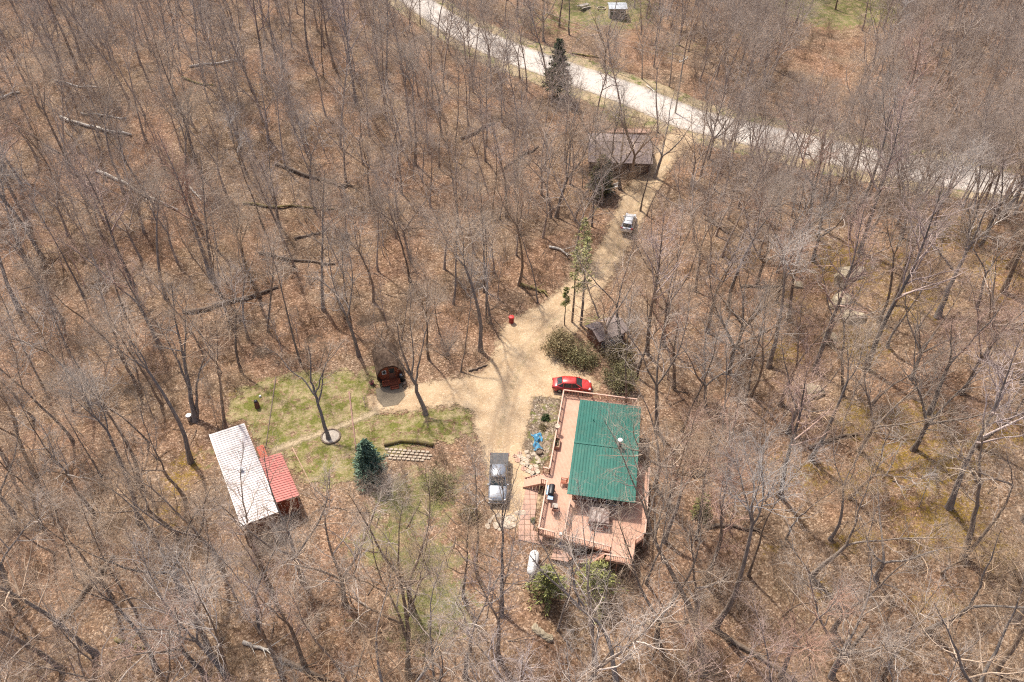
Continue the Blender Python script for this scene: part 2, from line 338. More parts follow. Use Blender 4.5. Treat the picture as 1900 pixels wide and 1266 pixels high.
class MB:
    def __init__(s): s.v = []; s.f = []
    def add(s, V, Fc, mtx=None):
        n = len(s.v)
        for p in V:
            p = Vector(p); s.v.append(tuple(mtx @ p) if mtx is not None else tuple(p))
        s.f += [[n+i for i in q] for q in Fc]; return s
    def box(s, x0, x1, y0, y1, z0, z1, m=None, bev=0):
        if bev:
            b = bev; V = []; 
            for z, i in ((z0, b), (z0+b, 0), (z1-b, 0), (z1, b)):
                V += [(x0+i, y0+i, z), (x1-i, y0+i, z), (x1-i, y1-i, z), (x0+i, y1-i, z)]
            Fc = [[3, 2, 1, 0], [12, 13, 14, 15]]
            for k_ in range(3):
                for j in range(4): Fc.append([k_*4+j, k_*4+(j+1) % 4, k_*4+4+(j+1) % 4, k_*4+4+j])
            return s.add(V, Fc, m)
        V = [(x0, y0, z0), (x1, y0, z0), (x1, y1, z0), (x0, y1, z0), (x0, y0, z1), (x1, y0, z1), (x1, y1, z1), (x0, y1, z1)]
        return s.add(V, [[3, 2, 1, 0], [4, 5, 6, 7], [0, 1, 5, 4], [1, 2, 6, 5], [2, 3, 7, 6], [3, 0, 4, 7]], m)
    def bar(s, a, b, w_, h, up=(0, 0, 1)):
        a = Vector(a); b = Vector(b); d = (b-a); L = d.length; d.normalize(); up = Vector(up)
        if abs(d.dot(up)) > .98: up = Vector((1, 0, 0))
        x = d.cross(up).normalized(); z = x.cross(d)
        V = [a+x*i*w_/2+z*j*h/2 for i, j in ((-1, -1), (1, -1), (1, 1), (-1, 1))]+[b+x*i*w_/2+z*j*h/2 for i, j in ((-1, -1), (1, -1), (1, 1), (-1, 1))]
        return s.add(V, [[3, 2, 1, 0], [4, 5, 6, 7], [0, 1, 5, 4], [1, 2, 6, 5], [2, 3, 7, 6], [3, 0, 4, 7]])
    def tube(s, P, Rr, n=8, cap=True):
        P = [Vector(p) for p in P]; V = []; Fc = []
        for i, p in enumerate(P):
            d = (P[min(i+1, len(P)-1)]-P[max(i-1, 0)]).normalized()
            u = Vector((0, 0, 1)) if abs(d.z) < .9 else Vector((1, 0, 0))
            x = d.cross(u).normalized(); y = d.cross(x)
            r = Rr[i] if hasattr(Rr, '__len__') else Rr
            V += [p+x*math.cos(2*math.pi*j/n)*r+y*math.sin(2*math.pi*j/n)*r for j in range(n)]
        for i in range(len(P)-1):
            for j in range(n): Fc.append([i*n+j, i*n+(j+1) % n, (i+1)*n+(j+1) % n, (i+1)*n+j])
        if cap: Fc += [list(range(n))[::-1], [(len(P)-1)*n+j for j in range(n)]]
        return s.add(V, Fc)
    def prism(s, poly, z0, z1, m=None):
        n = len(poly); V = [(x, y, z0) for x, y in poly]+[(x, y, z1) for x, y in poly]
        tri = tessellate_polygon([[Vector((x, y, 0)) for x, y in poly]])
        area = sum(poly[i][0]*poly[(i+1) % n][1]-poly[(i+1) % n][0]*poly[i][1] for i in range(n))
        Fc = []
        for t in tri:
            a, b, c_ = t; cr = (poly[b][0]-poly[a][0])*(poly[c_][1]-poly[a][1])-(poly[b][1]-poly[a][1])*(poly[c_][0]-poly[a][0])
            if cr < 0: a, c_ = c_, a
            Fc += [[c_, b, a], [n+a, n+b, n+c_]]
        for i in range(n):
            j = (i+1) % n; Fc.append([i, j, n+j, n+i] if area > 0 else [j, i, n+i, n+j])
        return s.add(V, Fc, m)
    def lathe(s, prof, n=16, c=(0, 0, 0)):
        V = []; Fc = []
        for r, z in prof: V += [(c[0]+r*math.cos(2*math.pi*j/n), c[1]+r*math.sin(2*math.pi*j/n), c[2]+z) for j in range(n)]
        for i in range(len(prof)-1):
            for j in range(n): Fc.append([i*n+j, i*n+(j+1) % n, (i+1)*n+(j+1) % n, (i+1)*n+j])
        Fc += [list(range(n))[::-1], [(len(prof)-1)*n+j for j in range(n)]]
        return s.add(V, Fc)
    def loft(s, secs, cap=True):
        n = len(secs[0]); V = [p for q in secs for p in q]; Fc = []
        for i in range(len(secs)-1):
            for j in range(n): Fc.append([i*n+j, i*n+(j+1) % n, (i+1)*n+(j+1) % n, (i+1)*n+j])
        if cap: Fc += [list(range(n))[::-1], [(len(secs)-1)*n+j for j in range(n)]]
        return s.add(V, Fc)
    def build(s, name, m, parent=None, smooth=False, loc=None, rz=0):
        me = newmesh(name, s.v, s.f, m, smooth)
        return link(name, me, parent, loc, rz)

# ------------------------------------------------------------------ the ground
def blob(x, y, spots, default):
    v = np.zeros(np.shape(x))
    for px, py, rx, ry, a in spots:
        cx, cy, _ = at(px, py); v = np.maximum(v, a*np.exp(-((x-cx)/rx)**2-((y-cy)/ry)**2))
    return v
MOSS = [(1570, 500, 6, 9, .8), (1760, 430, 9, 8, .75), (1860, 500, 8, 9, .7), (1700, 860, 7, 5, 1), (1740, 960, 6, 5, .9), (1600, 640, 4, 6, .8), (1590, 780, 3, 4, .9), (1470, 560, 4, 5, .6),
        (1660, 330, 6, 8, .7), (1800, 320, 9, 6, .7), (1850, 1020, 3, 3, .7), (1590, 1000, 4, 2, .75), (1530, 1100, 3, 2, .6), (1650, 480, 8, 5, .6), (1440, 850, 4, 2, .6), (340, 880, 3, 5, .8), (310, 960, 3, 4, .6), (1300, 600, 3, 6, .4), (440, 730, 2, 2, .6), (1840, 800, 6, 4, .7), (1500, 880, 4, 3, .7), (1700, 780, 5, 4, .8), (1600, 900, 5, 3, .7), (1450, 650, 4, 5, .7), (1380, 480, 5, 6, .6), (1700, 560, 6, 6, .75), (1850, 300, 8, 8, .6), (1740, 1120, 4, 3, .7), (1420, 1020, 3, 2, .5), (1860, 660, 6, 5, .5)]
GRASS = [(800, 1130, 5, 5, 1.), (720, 1010, 6, 4, .85), (770, 930, 6, 5, .95), (790, 1040, 5, 4, .9), (850, 890, 3, 3, .6), (1120, 15, 14, 14, 1.2), (1550, 12, 16, 14, 1.5), (1010, 765, 1.8, 2.5, 1.1), (1110, 600, 3, 2.5, .9), (860, 760, 3, 2, .8),
         (380, 850, 2.5, 3, .6), (1080, 480, 3, 7, .6), (1170, 215, 8, 6, .9), (700, 700, 4, 3, .8), (1250, 90, 14, 10, .5), (640, 1150, 4, 3, .4), (1110, 380, 3, 6, .5), (1040, 40, 20, 14, .6), (480, 120, 10, 10, .1), (1400, 60, 20, 14, .5)]
EARTH = [(830, 790, 3, 1.6, .9), (620, 640, 6, 2, .5), (1090, 320, 3, 5, .7), (1160, 640, 2, 3, .4), (790, 690, 2.5, 2, .5), (1500, 760, 3, 3, .6), (1240, 150, 8, 5, .6), (1290, 60, 10, 6, .6)]
def axis(lo, hi, step, far, grow):
    a = list(np.arange(lo, hi+.01, step)); s_ = step
    while a[-1] < far: s_ *= grow; a.append(a[-1]+s_)
    s_ = step
    while a[0] > -far: s_ *= grow; a.insert(0, a[0]-s_)
    return np.array(a)
xs = axis(-75, 75, .6, 700, 1.05); ys = axis(15, 130, .6, 900, 1.04)
X, Y = np.meshgrid(xs, ys); Z = H(X, Y)
nx, ny = len(xs), len(ys)
idx = np.arange(nx*ny).reshape(ny, nx)
Fg = np.stack([idx[:-1, :-1], idx[:-1, 1:], idx[1:, 1:], idx[1:, :-1]], -1).reshape(-1, 4)
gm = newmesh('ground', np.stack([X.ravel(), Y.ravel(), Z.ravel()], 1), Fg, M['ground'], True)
yc_ = np.interp(X, CREEK[:, 0], CREEK[:, 1])
zone = np.zeros((nx*ny, 4), np.float32)
zone[:, 0] = blob(X, Y, MOSS, 0).ravel(); zone[:, 1] = blob(X, Y, GRASS, 0).ravel()
zone[:, 2] = np.maximum(blob(X, Y, EARTH, 0), .8*np.exp(-((Y-yc_-.5*np.sin(X*.9))/1.5)**2)*(X < 4)*(.55+.45*np.sin(X*.7+2*np.sin(X*.23)))).ravel(); zone[:, 3] = 1
ca = gm.attributes.new('zone', 'FLOAT_COLOR', 'POINT'); ca.data.foreach_set('color', zone.ravel())
tag(link('ground', gm), 'brown leaf-littered forest floor', None, kind='structure')
def sheet(name, outline, m, off, label, step=.35, margin=1.6, kind='structure'):
    P = np.array(outline); lo = P.min(0)-margin; hi = P.max(0)+margin
    a = np.arange(lo[0], hi[0], step); b = np.arange(lo[1], hi[1], step)
    x, y = np.meshgrid(a, b); d = sdist(x, y, P); z = H(x, y)+off
    ii = np.arange(x.size).reshape(x.shape)
    q = np.stack([ii[:-1, :-1], ii[:-1, 1:], ii[1:, 1:], ii[1:, :-1]], -1).reshape(-1, 4)
    keep = (d.ravel()[q] > -margin).all(1); q = q[keep]
    used = np.unique(q); mp = np.full(x.size, -1); mp[used] = np.arange(len(used)); q = mp[q]
    V = np.stack([x.ravel(), y.ravel(), z.ravel()], 1)[used]
    me = newmesh(name, V, q, m, True)
    at_ = me.attributes.new('edge', 'FLOAT', 'POINT'); at_.data.foreach_set('value', d.ravel()[used].astype(np.float32))
    if name == 'driveway':
        tr_ = dpoly(V[:, 0], V[:, 1], np.array([at(*p)[:2] for p in TRACKPX])); a2 = me.attributes.new('track', 'FLOAT', 'POINT'); a2.data.foreach_set('value', tr_.astype(np.float32))
    return tag(link(name, me), label, None, kind=kind)
TRACKPX = [(1268, 240), (1236, 300), (1203, 350), (1172, 400), (1150, 450), (1122, 500), (1085, 550), (1035, 590), (985, 645), (948, 720), (930, 790), (925, 850)]
def band(P, wd):
    P = np.asarray(P, float); T = np.gradient(P, axis=0); T /= np.linalg.norm(T, axis=1)[:, None]
    N = np.stack([-T[:, 1], T[:, 0]], 1); ww = np.asarray(wd)[:, None] if hasattr(wd, '__len__') else wd
    return np.vstack([P+N*ww/2, (P-N*ww/2)[::-1]])
def px2(L): return [at(*p)[:2] for p in L]
DRIVEPX = [(1262, 232), (1292, 262), (1258, 292), (1222, 350), (1200, 390), (1184, 430), (1152, 480), (1122, 530), (1098, 570), (1072, 612), (1045, 660), (1042, 682), (1085, 690), (1110, 712), (1100, 735), (1046, 742), (1035, 741), (992, 742), (984, 790), (972, 832), (988, 858), (1003, 885), (1003, 930), (965, 975),
           (920, 965), (905, 900), (898, 840), (880, 800), (878, 765), (850, 752), (800, 757), (740, 765), (690, 765), (682, 735), (735, 725), (780, 712), (860, 700), (897, 690), (918, 655), (930, 610), (955, 588), (1010, 562), (1050, 528), (1088, 490), (1118, 450), (1148, 380), (1160, 345), (1190, 320), (1213, 290), (1232, 255)]
DRIVE = px2(DRIVEPX)
LAWNPX = [(432, 735), (480, 706), (560, 692), (640, 690), (690, 702), (700, 728), (684, 735), (690, 767), (740, 768), (800, 760), (850, 755), (878, 770), (880, 800), (830, 820), (770, 830), (720, 845), (690, 880), (640, 895), (590, 905), (556, 880), (530, 840), (488, 830), (455, 783), (425, 776)]
LAWN = px2(LAWNPX)
sheet('road_verge', band(ROAD, 15.5), M['verge'], .03, 'grassy verge along the gravel road', .8, 3)
sheet('lawn', LAWN, M['lawn'], .04, 'mossy green lawn between shed and hut', .35, 3.6)
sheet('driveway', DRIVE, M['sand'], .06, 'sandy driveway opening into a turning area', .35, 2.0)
sheet('road', band(ROAD, 8.6), M['road'], .09, 'pale gravel road crossing the woods', .8, 1.6)
sheet('path', band(px2([(505, 838), (545, 822), (600, 803), (640, 788), (700, 765)]), .7), M['trail'], .075, 'worn footpath crossing the lawn', .25, 1)
sheet('garden_bed', px2([(992, 738), (1040, 742), (1030, 800), (1018, 850), (1006, 872), (985, 858), (975, 830), (985, 780)]), M['bed'], .075, 'planted bank between driveway and deck', .25, .8)
sheet('gravel_pad', px2([(697, 722), (745, 712), (752, 735), (738, 752), (712, 756), (700, 742)]), M['gravel'], .085, 'dark gravel pad before the hut', .15, .4)
# pavers
def flat(name, poly, m, z0, z1, label):
    mb = MB(); mb.prism(poly, z0, z1); return tag(mb.build(name, m), label, None, kind='structure')
flat('paver_path', [W(*p, .05) for p in [(978, 893), (1001, 893), (989, 985), (1010, 992), (1048, 1000), (1048, 1018), (1010, 1012), (963, 1002), (960, 990)]], M['paver'], -.05, .11, 'pink paver walk beside the deck')
px_t = [at(*p) for p in [(1030, 1010), (1060, 1008), (1062, 1040), (1052, 1048), (1022, 1040)]]
flat('paver_terrace', [p[:2] for p in px_t], M['paver'], -1.2, .16+max(p[2] for p in px_t), 'square paver terrace under the deck corner')

# ------------------------------------------------------------------ the house
def rect(o, u, v): return Matrix(((u[0], v[0], 0, o[0]), (u[1], v[1], 0, o[1]), (0, 0, 1, o[2]), (0, 0, 0, 1)))
HA = math.atan2(-2.23, 12.56)+0.012     # long axis of the house, turned from north
hroot = thing('house', 'long single-storey house with a green ribbed metal roof and deck around it', 'house', (9.83, 51.9, 0), HA)
HW, HL = 6.75, 12.85
def ribbed(w_, l_, z_e, z_r, pitch, thick=.06, rh=.05):
    """ribbed sheet, ribs along y, ridge at y=0"""
    xs_ = []; n = int(round(w_/pitch)); p = w_/n
    for i in range(n):
        a = -w_/2+i*p; xs_ += [(a, 0), (a+p*.72, 0), (a+p*.80, rh), (a+p*.92, rh)]
    xs_.append((w_/2, 0)); V = []
    st = [(-l_/2, z_e), (-.06, z_r-.002), (0, z_r), (l_/2, z_e)]
    for y, z in st:
        V += [(x, y, z+h) for x, h in xs_]
    m_ = len(xs_)
    Fc = [[i*m_+j, i*m_+j+1, (i+1)*m_+j+1, (i+1)*m_+j] for i in range(len(st)-1) for j in range(m_-1)]
    b = len(V)
    for y, z in ((-l_/2, z_e), (0, z_r), (l_/2, z_e)): V += [(-w_/2, y, z-thick), (w_/2, y, z-thick)]
    Fc += [[b+1, b, b+2, b+3], [b+3, b+2, b+4, b+5]]
    Fc += [[b, b+1]+list(range(m_-1, -1, -1)), [b+5, b+4]+[3*m_+j for j in range(m_)], [0, m_, 2*m_, 3*m_, b+4, b+2, b], [m_-1, b+1, b+3, b+5, 4*m_-1, 3*m_-1, 2*m_-1]]
    return V, Fc
rf = MB(); rf.add(*ribbed(HW, HL, 3.30, 3.62, .31)); roof = rf.build('roof', M['greenroof'], hroot)
MB().bar((-HW/2, .0, 3.665), (HW/2, .0, 3.665), .26, .03).build('ridge_cap', M['greenroof'], roof)
def wallring(w_, l_, z0, z1, t=.12, gable=None):
    mb = MB()
    mb.box(-w_/2, w_/2, -l_/2, -l_/2+t, z0, z1); mb.box(-w_/2, w_/2, l_/2-t, l_/2, z0, z1)
    mb.box(-w_/2, -w_/2+t, -l_/2+t, l_/2-t, z0, z1); mb.box(w_/2-t, w_/2, -l_/2+t, l_/2-t, z0, z1); return mb
wallring(HW-1.0, HL-1.6, -1.2, 3.22).build('wall', M['wall'], hroot)
def window(parent, c, nrm, w_, h, frame=M['white'], name='window', pane=True):
    """c centre, nrm 'x+','x-','y+','y-'"""
    ax = 0 if nrm[0] == 'x' else 1; sg = 1 if nrm[1] == '+' else -1
    def bx(mb, a0, a1, z0, z1, d0, d1):
        d0, d1 = sorted((d0*sg, d1*sg))
        if ax == 0: mb.box(c[0]+d0, c[0]+d1, c[1]+a0, c[1]+a1, c[2]+z0, c[2]+z1)
        else: mb.box(c[0]+a0, c[0]+a1, c[1]+d0, c[1]+d1, c[2]+z0, c[2]+z1)
    f = MB(); t = .07
    bx(f, -w_/2, w_/2, h/2-t, h/2, .003, .05); bx(f, -w_/2, w_/2, -h/2, -h/2+t, .003, .05)
    bx(f, -w_/2, -w_/2+t, -h/2+t, h/2-t, .003, .05); bx(f, w_/2-t, w_/2, -h/2+t, h/2-t, .003, .05)
    fo = f.build(name, frame, parent)
    g = MB(); bx(g, -w_/2+t, w_/2-t, -h/2+t, h/2-t, .004, .02); g.build('pane', M['glass'], fo); return fo
ww, wl = HW-1.0, HL-1.6
for y in (-4, -1.2, 3.6): window(hroot, (-ww/2, y, 2.4), 'x-', 1.3, 1.1)
for y in (-3.5, 0.5, 3.8): window(hroot, (ww/2, y, 2.4), 'x+', 1.3, 1.1)
window(hroot, (-1.2, -wl/2, 2.4), 'y-', 1.6, 1.3)
d = window(hroot, (1.4, -wl/2, 2.25), 'y-', 1.7, 1.85, M['white'], 'door'); MB().bar((1.35, -wl/2-.09, 1.9), (1.35, -wl/2-.09, 2.15), .03, .03).build('handle', M['steel'], d)
d = MB().box(-ww/2-.06, -ww/2-.004, 1.0, 1.95, 1.32, 3.15).build('door', M['white'], hroot); MB().bar((-ww/2-.1, 1.1, 1.95), (-ww/2-.1, 1.1, 2.1), .03, .03).build('handle', M['steel'], d)
ch = MB(); ch.lathe([(.2, 0), (.2, .5), (.24, .5), (.24, .58), (.13, .6), (.13, 1.15), (.14, 1.16)], 14, (1.35, .15, 3.5)); cho = ch.build('chimney', mat('weathered_pipe', (.20, .18, .165), (.12, .11, .1), 6, .6), hroot, True)
MB().lathe([(.26, 0), (.26, .04), (.05, .14)], 14, (1.35, .15, 4.68)).build('cap', M['white'], cho)
MB().lathe([(.05, 0), (.05, .35)], 8, (-1.6, 3.4, 3.4)).build('vent_pipe', M['greenroof'], hroot)

# ------------------------------------------------------------------ the deck
DZ = 1.3
NW = (5.93, 61.29); P0 = [NW, (14.1, 59.85), (13.0, 52.6), (14.2, 50.2), (13.3, 44.56), (12.83, 42.33), (11.92, 41.67), (11.35, 39.46), (8.75, 40.0), (9.4, 40.79), (5.0, 42.15), (2.59, 42.88), (3.65, 48.68), (3.05, 48.82), (3.26, 50.2), (3.87, 49.99)]
dk = thing('wooden_deck', 'salmon painted wooden deck with slatted railings wrapping the green-roofed house', 'deck', (5, 48, 0), HA)
dinv = (Matrix.Translation((5, 48, 0)) @ Matrix.Rotation(HA, 4, 'Z')).inverted()
def dl(x, y, z=0.): return tuple(dinv @ Vector((x, y, z)))
P0l = [dl(*p)[:2] for p in P0]
MB().prism(P0l, DZ-.06, DZ).build('deck_floor', M['deckwood'], dk)
sk = MB()
for i in range(len(P0l)):
    a = P0l[i]; b = P0l[(i+1) % len(P0l)]
    sk.bar((*a, DZ-.19), (*b, DZ-.19), .05, .24)
sk.build('rim_joist', M['rail'], dk)
def railing(pts, zt=.92, base=DZ, name='railing', bz=None):
    pts = [dl(*p) for p in pts]; b = MB(); cp = MB(); ps = []
    for (a, c_) in zip(pts[:-1], pts[1:]):
        a = Vector((a[0], a[1], base)); c_ = Vector((c_[0], c_[1], base)); L = (c_-a).length; d_ = (c_-a)/L
        up = Vector((0, 0, 1))
        cp.bar(a+up*zt, c_+up*zt, .15, .045)
        b.bar(a+up*.12, c_+up*.12, .04, .08); b.bar(a+up*(zt-.1), c_+up*(zt-.1), .04, .08)
        n = max(2, int(L/.17))
        for i in range(1, n): q = a+d_*L*i/n; b.bar(q+up*.14, q+up*(zt-.08), .045, .04)
        m_ = max(1, int(round(L/1.8)))
        for i in range(m_+1): q = a+d_*L*i/m_; ps.append((q-up*.1, q+up*(zt-.02)))
    o = b.build(name, M['rail'], dk); cp.build('cap_rail', M['railcap'], o)
    for p, q in ps: MB().bar(p, q, .1, .1).build('railing_post', M['rail'], o)
    return o
wx = lambda y: 2.59+(y-42.88)*.1814
railing([(14.1, 59.85), NW]); railing([NW, (wx(50.05), 50.05)]); railing([(wx(50.05), 50.05), (3.26, 50.25)]); railing([(3.05, 48.8), (wx(48.6), 48.6)])
railing([(wx(48.6), 48.6), (2.59, 42.88), (4.1, 42.4)])
railing([(5.0, 42.15), (9.4, 40.82)]); railing([(8.75, 40.02), (11.33, 39.5)]); railing([(12.83, 42.33), (11.92, 41.67)]); railing([(12.83, 42.33), (13.3, 44.56), (14.25, 50.2)])
railing([(5.85, 46.3), (5.0, 42.15)])
pst = MB()
for x, y in [P0[i] for i in (0, 1, 3, 4, 5, 6, 7, 8, 9, 10, 11, 12)]+[(7.2, 41.5), (10, 39.8), (9, 44), (9.5, 42), (12, 46), (3, 45.5), (4.9, 55.5)]:
    q = dl(x, y); zz = float(H(x, y))-.2; pst.bar((q[0], q[1]+.01, zz), (q[0], q[1]+.01, DZ-.08), .13, .13)
pst.build('support_post', M['rail'], dk)
def stairs(name, p_top, direction, width, ztop, zbot, parent, m, tr=.27):
    n = max(2, int(round((ztop-zbot)/.18))); mb = MB(); d_ = Vector((*direction, 0)).normalized(); s_ = Vector((-d_.y, d_.x, 0))
    o = Vector((*p_top, 0))
    for i in range(n):
        z = ztop-(i+1)*(ztop-zbot)/(n+0.)+.02; a = o+d_*(i*tr); b = a+d_*tr*1.05
        mb.bar(a+d_*tr/2-s_*width/2+Vector((0, 0, z)), a+d_*tr/2+s_*width/2+Vector((0, 0, z)), tr*1.02, .05)
    for sg in (-1, 1): mb.bar(o+s_*sg*width/2+Vector((0, 0, ztop-.15)), o+d_*n*tr+s_*sg*width/2+Vector((0, 0, zbot+.02)), .05, .24)
    return mb.build(name, m, parent)
a = dl(3.12, 49.5); stairs('stairs', a[:2], (-1, 0.0), 1.25, DZ, .08, dk, M['deckwood'])
a = dl(8.85, 40.4); st_ = stairs('stairs', a[:2], (-1, .05), .8, DZ, -1.0, dk, M['rail'])
q = MB(); a = Vector(dl(8.75, 40.0)); b = Vector(dl(7.0, 39.65))
for i in range(13):
    t = i/12; p = a.lerp(b, t); z = DZ-1.6*t
    q.bar((p.x, p.y, z+.1), (p.x, p.y, z+.86), .045, .045)
q.bar((a.x, a.y, DZ+.9), (b.x, b.y, DZ-.7), .15, .045); q.build('stair_rail', M['rail'], st_)

# ------------------------------------------------------------------ things on the deck
def top(px, py, z): return (*W(px, py, z), z)
# covered hot tub
x, y, _ = top(1112, 960, DZ+.5)
ht = thing('hot_tub', 'square hot tub under a creased brown cover on the south deck', 'hot tub', (x, y, DZ), HA)
b = MB(); b.box(-.95, .95, -.95, .95, .0, .78, bev=.06); b.build('tub_cabinet', M['wallred'], ht)
g = 17; V = []; Fc = []
for j in range(g):
    for i in range(g):
        u, v = -1+2*i/(g-1), -1+2*j/(g-1); r_ = max(abs(u), abs(v)); e = max(0, (r_-.86)/.14)
        z = 1.02+.10*(1-r_)+.035*math.sin(9*u+4*v)*math.cos(7*v-3*u)+.03*math.sin(21*u*v+3) - .34*e**1.5
        V.append((u*(1.07+.03*math.sin(7*v)), v*(1.07+.03*math.sin(8*u)), z))
Fc = [[j*g+i, j*g+i+1, (j+1)*g+i+1, (j+1)*g+i] for j in range(g-1) for i in range(g-1)]
MB().add(V, Fc).build('cover', M['brownv'], ht)
s_ = MB(); s_.box(-.5, .5, -1.35, -1.0, 0, .2); s_.box(-.5, .5, -1.2, -1.0, .2, .4); s_.build('step', M['rail'], ht)
# grill
x, y, _ = top(1023, 915, DZ+.4)
gr = thing('barbecue_grill', 'black barbecue grill with blue side shelf beside the west deck railing', 'grill', (x, y, DZ), HA)
MB().box(-.3, .3, -.62, .62, .55, .85, bev=.05).build('firebox', M['dark'], gr)
secs = [[(.31*math.cos(t), yy, .86+.33*math.sin(t)*(1 if abs(yy) < .6 else .9)) for t in np.linspace(0, math.pi, 10)] for yy in (-.62, -.55, .55, .62)]
ld = MB().loft(secs).build('lid', M['dark'], gr, True); MB().bar((-.36, -.3, 1.0), (-.36, .3, 1.0), .03, .03).build('handle', M['steel'], ld)
MB().box(-.27, .27, -1.12, -.66, .80, .85, bev=.01).build('side_shelf', M['lblue'], gr)
MB().box(-.52, -.33, -.55, .6, .78, .83).build('front_shelf', M['lblue'], gr)
for sx, sy in ((-.25, -.55), (.25, -.55), (-.25, .55), (.25, .55)): MB().bar((sx, sy, .03), (sx, sy, .56), .045, .045).build('leg', M['dark'], gr)
for sx in (-.3, .3): MB().tube([(sx-.03, .55, .1), (sx+.03, .55, .1)], .1, 12).build('wheel', M['rubber'], gr)
# chairs / stools / planters
def small_table(loc, lab, m, s=.3, h=.5, name='side_table', cat='table'):
    t = thing(name, lab, cat, loc, HA)
    MB().box(-s, s, -s, s, h-.05, h, bev=.01).build('table_top', m, t)
    for sx in (-1, 1):
        for sy in (-1, 1): MB().bar((sx*(s-.05), sy*(s-.05), 0), (sx*(s-.07), sy*(s-.07), h-.05), .05, .05).build('leg', M['rail'], t)
    MB().box(-s+.1, s-.1, -s+.1, s-.1, .16, .19).build('shelf', M['rail'], t)
small_table(top(1030, 939, DZ+.5)[:2]+(DZ,), 'small square table with pale top south of the grill', M['pwood'], .27, .6)
def chair(loc, rz, lab, m, name='patio_chair'):
    t = thing(name, lab, 'chair', loc, rz)
    sb = MB(); [sb.box(-.28, .28, -.27+i*.11, -.18+i*.11, .40, .43) for i in range(5)]; sb.build('seat', m, t)
    bb = MB(); [bb.bar((-.24+i*.12, .28, .42), (-.24+i*.12, .45, 1.0), .09, .02, (0, 1, 0)) for i in range(5)]; bb.build('backrest', m, t)
    for sx in (-.3, .3):
        MB().box(sx-.04, sx+.04, -.3, .36, .60, .63).build('armrest', m, t)
        MB().bar((sx, -.26, 0), (sx, -.26, .6), .05, .06).build('leg', m, t); MB().bar((sx, .26, 0), (sx, .30, .6), .05, .06).build('leg', m, t)
chair(top(1046, 893, DZ+.5)[:2]+(DZ,), HA+R(-90), 'dark red-brown slatted chair beside the roof edge', M['wallred'])
chair(top(1031, 948, DZ+.2)[:2]+(DZ,), HA+R(170), 'brown slatted chair beside the pale-topped table', M['wall'])
t = thing('planter_box', 'long brown wooden planter against the west deck railing', 'planter', top(1034, 822, DZ+.4)[:2]+(DZ,), HA)
b = MB(); b.box(-.28, .28, -.65, -.6, 0, .5); b.box(-.28, .28, .6, .65, 0, .5); b.box(-.28, -.23, -.6, .6, 0, .5); b.box(.23, .28, -.6, .6, 0, .5); b.build('box', M['rail'], t)
MB().box(-.23, .23, -.6, .6, .02, .42).build('soil', M['bed'], t)
xp, yp = wx(57.0), 57.0; x, y, _ = top(1034, 791, DZ+1.1)
t = thing('bird_bath', 'round pale dish on the west deck railing', 'bird bath', (x+.02, y, DZ+.945))
MB().lathe([(.07, 0), (.05, .08), (.1, .11)], 12).build('stem', M['limestone'], t); MB().lathe([(.08, .11), (.30, .17), (.31, .2), (.27, .19), (.07, .14)], 20).build('dish', M['limestone'], t, True)
x, y, z = at(1041, 1016); t = thing('glazed_pot', 'cobalt blue pot on the paver terrace', 'pot', (x, y, max(z, 0)+.15)); MB().lathe([(.14, 0), (.24, .15), (.26, .3), (.2, .42), (.23, .46), (.2, .46), (.17, .4)], 16).build('pot', M['blue'], t, True); MB().lathe([(.17, .36), (.05, .4)], 12).build('soil', M['bed'], t)
x, y, z = at(1039, 1005); t = thing('garden_post', 'white-capped post beside the blue pot', 'post', (x, y, z)); MB().bar((0, 0, 0), (0, 0, 1.3), .12, .12).build('shaft', M['rail'], t); MB().box(-.16, .16, -.16, .16, 1.3, 1.42, bev=.02).build('cap', M['white'], t)
x, y, z = at(1070, 1018); t = thing('flower_pot', 'pot of dark pink flowers under the deck edge', 'flower pot', (x, y, z))
MB().lathe([(.16, 0), (.25, .4), (.22, .4)], 14).build('pot', M['dark'], t)
def leafblob(n, c, r, size, seed, m=None, blade=False):
    g_ = np.random.default_rng(seed); u = g_.normal(size=(n, 3)); u /= np.linalg.norm(u, axis=1)[:, None]; rr = g_.random(n)**.45
    P = np.array(c)+u*rr[:, None]*np.array(r); return cards(P, size, g_)
def cards(P, size, g_, up=.5, asp=2.2, D=None):
    n = len(P); a = g_.normal(size=(n, 3)); a[:, 2] += up
    if D is not None: a = D+a*.35
    a /= np.linalg.norm(a, axis=1)[:, None]
    b = np.cross(a, g_.normal(size=(n, 3))); b /= np.linalg.norm(b, axis=1)[:, None]
    s_ = size*(.6+.8*g_.random(n))[:, None]
    V = np.stack([P-b*s_/asp/2, P+b*s_/asp/2, P+a*s_+b*s_/asp/4, P+a*s_-b*s_/asp/4], 1).reshape(-1, 3)
    return V, np.arange(4*n).reshape(-1, 4)
V, Fc = leafblob(260, (0, 0, .6), (.3, .3, .28), .1, 5); link('flowers', newmesh('flowers', V, Fc, M['pink']), t)
